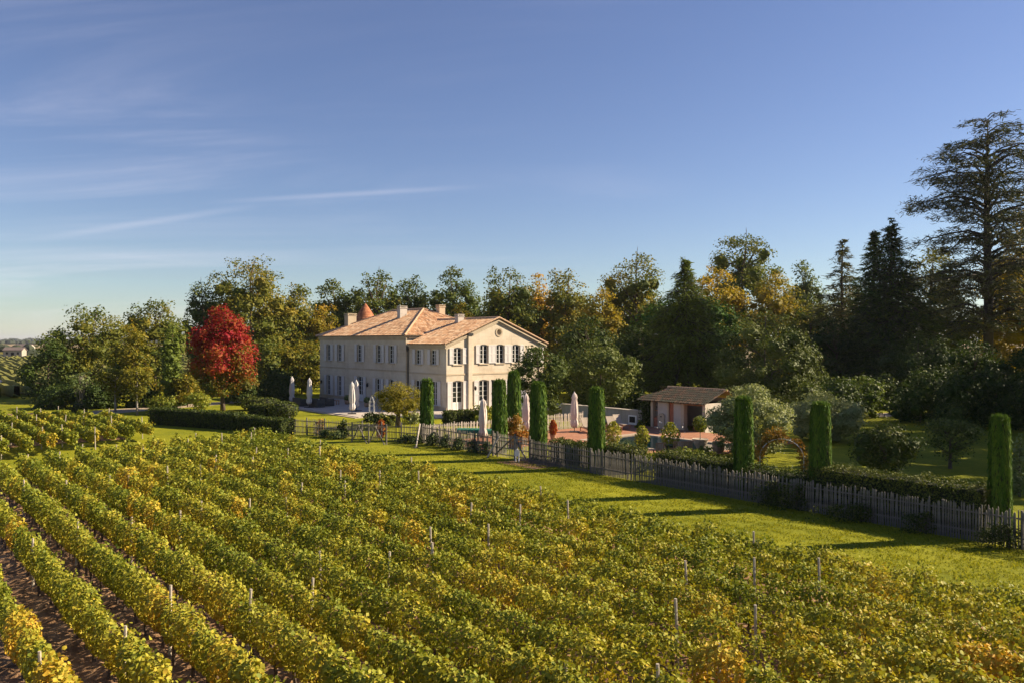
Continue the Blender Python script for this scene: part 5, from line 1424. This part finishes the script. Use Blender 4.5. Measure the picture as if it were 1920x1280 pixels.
# potted plants along the deck
def potted(label, u, v, pot_h, pot_r, plant_h, plant_r, potmat, tint, mat='shrub_leaf', standard=False, flowers=0):
    x, y = on_ground(u, v, .07)
    r = thing('potted_plant', label, 'potted plant', (x, y, .07), YAW, None)
    m = MB()
    if standard: m.lathe([(pot_r * .5, 0), (pot_r * .55, .05), (pot_r * .62, .12), (pot_r * .92, pot_h * .55), (pot_r, pot_h * .86), (pot_r * 1.12, pot_h * .9), (pot_r * 1.12, pot_h), (pot_r * .95, pot_h - .02)], 20)
    else: m.lathe([(pot_r * .68, 0), (pot_r, pot_h * .9), (pot_r * 1.1, pot_h * .9), (pot_r * 1.1, pot_h), (pot_r * .9, pot_h - .02)], 18)
    p = m.build('pot', potmat, r, smooth=False)
    if standard:
        m = MB()
        for q in range(6):
            a_ = q * math.pi / 3; m.lathe([(.02, -.05), (.06, 0), (.02, .05)], 6, (pot_r * .92 * math.cos(a_), pot_r * .92 * math.sin(a_), pot_h * .62))
        m.build('relief', potmat, p)
    m = MB(); z0 = pot_h - .03; zt = z0 + plant_h
    m.tube([(0, 0, z0), (0, .01, z0 + plant_h * (.75 if standard else .5))], [.025, .018], 6)
    m.build('stem', 'pale_bark', r)
    n = 620
    if standard: c0 = z0 + plant_h - plant_r; d = rdir(n); P = d * (plant_r * (1 - np.abs(rng.normal(0, .22, n))))[:, None] * [1, 1, 1.05] + [0, 0, c0]
    else:
        f = rng.uniform(0, 1, n); a_ = rng.uniform(0, 6.283, n); rr = plant_r * np.sin(np.pi * np.clip(.18 + .74 * f, 0, 1)) * (1 - np.abs(rng.normal(0, .25, n)))
        d = np.stack([np.cos(a_), np.sin(a_), .3 + 0 * a_], -1); P = np.stack([rr * np.cos(a_), rr * np.sin(a_), z0 + .02 + f * plant_h], -1)
    link('foliage', leaves('foliage', P, d + .6 * rng.normal(size=(n, 3)), .13 * rng.uniform(.7, 1.3, n), tint + .2 * rng.normal(size=n)), mat, r)
    if flowers:
        k = flowers; a_ = rng.uniform(0, 6.283, k); rr = plant_r * rng.uniform(.9, 1.6, k)
        P = np.stack([rr * np.cos(a_), rr * np.sin(a_), z0 + rng.uniform(.3, 1.05, k) * plant_h], -1)
        link('blossom', leaves('blossom', P, rng.normal(size=(k, 3)), .10 * np.ones(k), np.ones(k)), 'flower', r)
potted('small potted plant with orange leaves at the deck corner', 1037, 823, .35, .22, 1.0, .3, 'terracotta_pot', .9, 'russet_leaf')
potted('potted yellow green bush right of the lounger cypress', 1150, 840, .36, .28, 1.35, .55, 'terracotta_pot', .85)
potted('yellow leaved potted bush in green pot beside the pool', 1204, 852, .5, .34, 1.25, .48, 'green_pot', .85)
potted('white flowering potted bush in green pot in front of the pool', 1257, 850, .55, .36, 1.35, .62, 'green_pot', .80, flowers=34)
potted('round headed potted tree in carved stone urn by the pool', 1313, 840, .62, .46, 1.45, .48, 'stone_urn', .62, standard=True)
x, y = on_ground(1347, 848, 0)
pt = thing('terracotta_jar', 'squat terracotta jar below the silvery bush', 'jar', (x, y, 0))
m = MB(); m.lathe([(.25, 0), (.36, .2), (.38, .45), (.30, .62), (.34, .70), (.26, .70)], 18); m.build('body', 'terracotta_pot', pt, smooth=True)
m = MB(); m.lathe([(.24, .66), (.05, .67)], 16); m.build('soil_fill', 'vine_wood', pt)
def teak_seat(name, label, u, v, L, rz, cat):
    x, y = on_ground(u, v, .07)
    r = thing(name, label, cat, (x, y, .07), rz)
    for i in range(int(L / .11)): m = MB(); m.box(-L / 2 + i * .11, -L / 2 + i * .11 + .06, -.30, -.27, .42, .82); m.build('back_slat', 'teak', r)
    m = MB(); m.box(-L / 2, L / 2, -.305, -.255, .822, .88); m.build('top_rail', 'teak', r)
    for i in range(4): m = MB(); m.box(-L / 2, L / 2, -.24 + i * .14, -.13 + i * .14, .40, .43); m.build('seat_slat', 'teak', r)
    for sx_ in (-1, 1):
        for yy, hh in ((-.27, .42), (.28, .395)): m = MB(); m.box(sx_ * (L / 2 - .05) - .035, sx_ * (L / 2 - .05) + .035, yy - .03, yy + .03, 0, hh - .001); m.build('leg', 'teak', r)
teak_seat('teak_bench', 'teak slatted bench beside the stone urn', 1279, 853, 1.25, YAW + .1, 'bench')
teak_seat('teak_chair', 'low teak slatted chair left of the flowering pot', 1236, 856, .6, YAW + .15, 'chair')

# ------------------------------------------------------------------ pool house
def xm(u, n_): return on_n(u, n_)[0]
PN = 49.3
ph = thing('pool_house', 'low white pool house with old mossy tiled roof coloured darker for tree shade and dark open bay', 'pool house', (0, 0, 0))
L0, L1, R1_ = xm(1203, PN), xm(1222, PN), -36.3
ZH = 2.15
def pw(name, mat, u0, u1, y0_, y1_, z0, z1, parent=ph, x0=None, x1=None):
    m = MB(); m.box(xm(u0, PN) if x0 is None else x0, xm(u1, PN) if x1 is None else x1, y0_, y1_, z0, z1); return m.build(name, mat, parent)
pw('pillar', 'cut_stone', 1221.5, 1225.6, PN - .1, PN + .3, 0, ZH)
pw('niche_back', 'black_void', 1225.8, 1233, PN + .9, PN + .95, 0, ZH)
sh = pw('shelf', 'teak', 1225.8, 1233, PN + .1, PN + .88, 1.35, 1.40)
pw('shelf', 'teak', 1225.8, 1233, PN + .1, PN + .88, .88, .93)
pw('low_door', 'brick_red', 1225.8, 1233, PN, PN + .06, .0, .82)
pw('wall', 'plaster', 1233.2, 1251.5, PN, PN + .3, 0, ZH)
pw('post', 'cut_stone', 1251.7, 1254.4, PN - .06, PN + .3, 0, ZH)
pw('door', 'brick_red', 1254.6, 1262.8, PN + .06, PN + .14, 0, ZH)
pw('wall', 'plaster', 1263, 1277.6, PN, PN + .3, 0, ZH)
pw('pillar', 'cut_stone', 1277.8, 1283.5, PN - .10, PN + .35, 0.2, ZH); pw('pillar_base', 'cut_stone', 1276.8, 1284.5, PN - .16, PN + .4, 0, .198)
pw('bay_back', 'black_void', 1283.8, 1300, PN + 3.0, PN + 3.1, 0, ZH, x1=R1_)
pw('counter', 'brick_red', 1287, 1305, PN + .8, PN + 1.5, 0, .86, x1=R1_ - 1); pw('counter_top', 'cut_stone', 1286, 1306, PN + .75, PN + 1.55, .862, .92, x1=R1_ - .9)
pw('wall', 'plaster', 1203, 1222, PN + 3.2, PN + 3.5, 0, ZH + .3, x0=L1 + .0, x1=R1_)
pw('wall', 'plaster', 0, 0, PN + .35, PN + 3.18, 0, ZH, x0=L1, x1=L1 + .25); pw('wall', 'plaster', 0, 0, PN, PN + 3.18, 0, ZH, x0=R1_ - .25, x1=R1_)
pw('lintel', 'teak', 1283.6, 1300, PN - .02, PN + .2, ZH - .16, ZH + .0, x1=R1_ - .26)
# wall fountain
fo = pw('fountain_back', 'cut_stone', 1236, 1247, PN - .12, PN - .003, 0.05, .95)
m = MB(); xa, xb = xm(1236, PN), xm(1247, PN); cxx = (xa + xb) / 2; hwid = (xb - xa) / 2
m.prism([(cxx + hwid * math.cos(t_), PN - .12, .952 + hwid * .9 * math.sin(t_)) for t_ in np.linspace(0, math.pi, 10)], (0, .117, 0)); m.build('fountain_arch', 'cut_stone', fo)
m = MB(); m.box(xa - .1, xb + .1, PN - .5, PN - .123, 0, .16); m.build('basin', 'cut_stone', fo)
m = MB(); m.lathe([(.03, -.04), (.07, 0), (.03, .04)], 8, (cxx, PN - .15, .95)); m.build('spout', 'dark_metal', fo)
mm = MB(); mm.uv = []
tiling(mm, (L0 - .1, PN - .55, ZH - .02), (1, 0, 0), (0, 1, .36), R1_ + .5 - L0, lambda u: 0, lambda u: min(3.0, .9 + u * 1.1) if u < 2 else 3.0)
tiling(mm, (L0 - .1, PN + 4.9, ZH - .02), (1, 0, 0), (0, -1, .36), R1_ + .5 - L0, lambda u: 0, lambda u: 2.85)
pr_ = mm.build('roof', 'old_tile_with_shade', ph)
m = MB(); m.poly([(L0 + .3, PN - .5, ZH - .03), (R1_ + .3, PN - .5, ZH - .03), (R1_ + .3, PN + 2.2, ZH + .93), (L0 + .9, PN + 2.2, ZH + .93)])
m.poly([(L0 + .3, PN + 4.85, ZH - .03), (R1_ + .3, PN + 4.85, ZH - .03), (R1_ + .3, PN + 2.2, ZH + .93), (L0 + .9, PN + 2.2, ZH + .93)]); m.build('roof_deck', 'teak', pr_)
ridge(((L0 + .9, PN + 2.2, ZH + .98), (R1_ + .4, PN + 2.2, ZH + .98)), pr_, .1)
# ivy on its left side
x = (L0 + L1) / 2
tree('ivy_plant', 'dense dark ivy covering the left side of the pool house', 'ivy', 0, 0, 0, 0, 'hedge_leaf', 'column', .42, .16, .02, 22, .5, 4, .7, xy=(x - .1, PN + .5), zt=2.0, rx=.75, trunk=.05, limbs=4)
bush('shrub', 'small rounded green shrub in front of the low stone wall', 1200, 803, 786, 8, 'shrub_leaf', .3)
# low rubble wall
wl = thing('stone_wall', 'low grey rubble wall behind the sun loungers', 'wall', (0, 0, 0))
m = MB(); m.box(-52, L0 - .15, PN + .2, PN + .65, 0, 1.15); m.build('masonry', 'rubble_wall', wl)
for i in range(14):
    m = MB(); xx = -52 + (L0 - .15 + 52) * i / 14; m.box(xx + .01, xx + (L0 - .15 + 52) / 14 - .01, PN + .14, PN + .71, 1.152, 1.22 + random.uniform(0, .03)); m.build('coping_stone', 'rubble_wall', wl)
fw0, fw1 = xm(1176, PN), xm(1191, PN)
m = MB(); m.box(fw0, fw1, PN + .14, PN + .197, .0, .80); fr_ = m.build('hatch_frame', 'white_paint', wl)
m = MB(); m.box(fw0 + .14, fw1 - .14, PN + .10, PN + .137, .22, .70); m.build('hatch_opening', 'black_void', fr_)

# ------------------------------------------------------------------ far plain on the left
def far_rows():
    P = []; 
    m = MB()
    for i in range(74):
        y0_ = -44 + i * 2.0
        x0_, x1_ = -106 - .9 * max(0, 30 - y0_) * 0, -330
        k = 60; b = len(m.v)
        xs = np.linspace(-112, x1_, k); h = 1.3 + .22 * rng.normal(size=k); wd = .45 + .08 * rng.normal(size=k)
        for q in range(k):
            m.v += [(xs[q], y0_ - wd[q], .15), (xs[q], y0_ - wd[q] * .7, h[q]), (xs[q], y0_ + wd[q] * .7, h[q] * .97), (xs[q], y0_ + wd[q], .15)]
        for q in range(k - 1):
            for s in range(3): m.f.append((b + q * 4 + s, b + q * 4 + s + 1, b + q * 4 + 5 + s, b + q * 4 + 4 + s))
    return m
plain('far_vine', (0.21, 0.19, 0.03), (0.09, 0.10, 0.02), 0.9, 1.8, 0.6)
o = far_rows().build('far_vineyard', 'far_vine'); tag(o, 'distant gold green vineyard beyond the left trees', 'vineyard', kind='stuff')
def wood_belt(name, label, u0, u1, D, h, seed, step=None):
    m = MB(); r_ = random.Random(seed); u = u0
    while u < u1:
        x, y = place(u, D * r_.uniform(.97, 1.03)); rr = h * r_.uniform(.5, .9); hh = h * r_.uniform(.6, 1.15)
        m.lathe([(rr * .8, 0), (rr, hh * .4), (rr * .8, hh * .75), (rr * .3, hh)], 7, (x, y, -.5), wob=lambda q, z: r_.uniform(-.2, .2))
        u += (step or rr * F_PX / D * .8)
    return tag(m.build(name, 'far_wood'), label, 'woods', kind='stuff')
wood_belt('far_woods', 'dark belt of woods on the horizon', -900, 3000, 3200, 16, 1)
wood_belt('far_woods', 'hazy belt of woods in the middle of the plain', -500, 700, 1500, 8, 2)
wood_belt('far_copse', 'low trees around the far stone barn', 20, 75, 380, 5.0, 3)
wood_belt('far_copse', 'scattered far trees left beyond the barn', -60, 12, 480, 5.5, 4)
wood_belt('far_copse', 'far hedge line at the end of the gold vineyard', -160, 130, 345, 1.6, 5, 3)
def far_barn(label, u, v, w_, d_, h, rz, roofm='far_roof', wallm='rubble_wall'):
    x, y = on_ground(u, v)
    r = thing('barn', label, 'barn', (x, y, 0), rz)
    m = MB(); m.box(-w_ / 2, w_ / 2, -d_ / 2, d_ / 2, 0, h); m.prism([(-w_ / 2, -d_ / 2, h), (-w_ / 2, d_ / 2, h), (-w_ / 2, 0, h + d_ * .22)], (w_, 0, 0)); m.build('wall', wallm, r)
    m = MB()
    for s in (-1, 1): m.prism([(-w_ / 2 - .3, s * (d_ / 2 + .3), h - .1), (-w_ / 2 - .3, 0, h + d_ * .22 + .06), (-w_ / 2 - .3, 0, h + d_ * .22 + .25), (-w_ / 2 - .3, s * (d_ / 2 + .3), h + .1)], (w_ + .6, 0, 0))
    m.build('roof', roofm, r)
    m = MB(); m.box(-.6, .6, -d_ / 2 - .06, -d_ / 2 - .01, 0, 2); m.build('door', 'black_void', r)
    for xx in (-w_ * .3, w_ * .3): m = MB(); m.box(xx - .4, xx + .4, -d_ / 2 - .06, -d_ / 2 - .01, 1.2, 2.1); m.build('window', 'black_void', r)
far_barn('grey stone barn on the plain at the left edge', 28, 669, 7, 5, 2.8, YAW + .2)
far_barn('pale farmhouse far away on the plain', 46, 658, 10, 6, 3.0, YAW, 'far_roof', 'plaster')
# parked white van among the far vines
x, y = on_ground(-24, 727)
vn = thing('farm_van', 'small white van parked among the far vines at left edge', 'van', (x, y, 0), YAW + .2)
m = MB(); m.prism([(-2.1, -.85, .35), (2.1, -.85, .35), (2.15, -.85, .95), (1.35, -.85, 1.15), (.85, -.85, 1.85), (-2.1, -.85, 1.9)], (0, 1.7, 0)); m.build('body', 'white_paint', vn, bevel=.05)
for sx_ in (-1.3, 1.35):
    for s in (-.86, .72): m = MB(); m.tube([(sx_, s, .33), (sx_, s + .14, .33)], .33, 12); m.build('wheel', 'dark_metal', vn)
m = MB(); m.box(.2, .95, -.862, -.852, 1.2, 1.7); m.build('side_window', 'glass', vn)

leafmat('grass_blade', [(0.0, (0.06, 0.09, 0.008)), (0.5, (0.22, 0.225, 0.014)), (1.0, (0.40, 0.36, 0.03))], 0.4, 0.7, 0.1)
def scatter_strip(name, label, cat, x0, x1, y0, y1, n, h, mat, tint, tv, flat=False):
    f = rng.uniform(0, 1, n) ** .6
    P = np.stack([x0 + (x1 - x0) * f, rng.uniform(y0, y1, n), np.full(n, .012)], -1)
    g = vnoise(P[:, 0], P[:, 1], 1.7, 91) + .5 * vnoise(P[:, 0], P[:, 1], .5, 92)
    keep = g > rng.normal(-.2, .5, n); P = P[keep]; n = len(P)
    if flat: N_ = np.tile([0, 0, 1.], (n, 1)) + .35 * rng.normal(size=(n, 3)); A_ = None; P[:, 2] = .03
    else: N_ = rng.normal(size=(n, 3)) * [1, 1, .3]; A_ = np.tile([0, 0, 1.], (n, 1)) + .7 * rng.normal(size=(n, 3)) * [1, 1, .2]; P[:, 2] += h * .4
    tmpl_ = DIAMOND if flat else (np.array([(-.28, -.5, 0), (.28, -.5, 0), (0, .6, .1)], dtype=np.float32), [(0, 1, 2)])
    tag(link(name, leaves(name, P, N_, h * rng.uniform(.6, 1.4, n), tint + tv * rng.normal(size=n) + .12 * g[keep], tmpl_, A_), mat), label, cat, kind='stuff')
scatter_strip('grass', 'short grass tufts on the lawn strip beside the fence', 'grass', -46, -4, 20.6, 29.7, 90000, .055, 'grass_blade', .5, .22)
scatter_strip('fallen_leaves', 'fallen yellow leaves on the grass along the vines', 'leaves', -46, -4, 20.6, 23.5, 1600, .075, 'vine_leaf', .7, .12, True)
scatter_strip('fallen_leaves', 'fallen leaves between the vine rows', 'leaves', -30, -4, 0, 20, 5200, .075, 'russet_leaf', .4, .2, True)

# ------------------------------------------------------------------ the air
t = NT('haze')
pv = t.n('ShaderNodeVolumePrincipled', {'Color': (0.80, 0.84, 0.95, 1), 'Density': 0.00007, 'Anisotropy': 0.2})
t.t.links.new(pv.outputs[0], t.out.inputs['Volume'])
m = MB(); m.box(-14000, 8000, -8000, 14000, -1.2, 60); tag(m.build('haze', 'haze'), kind='stuff')
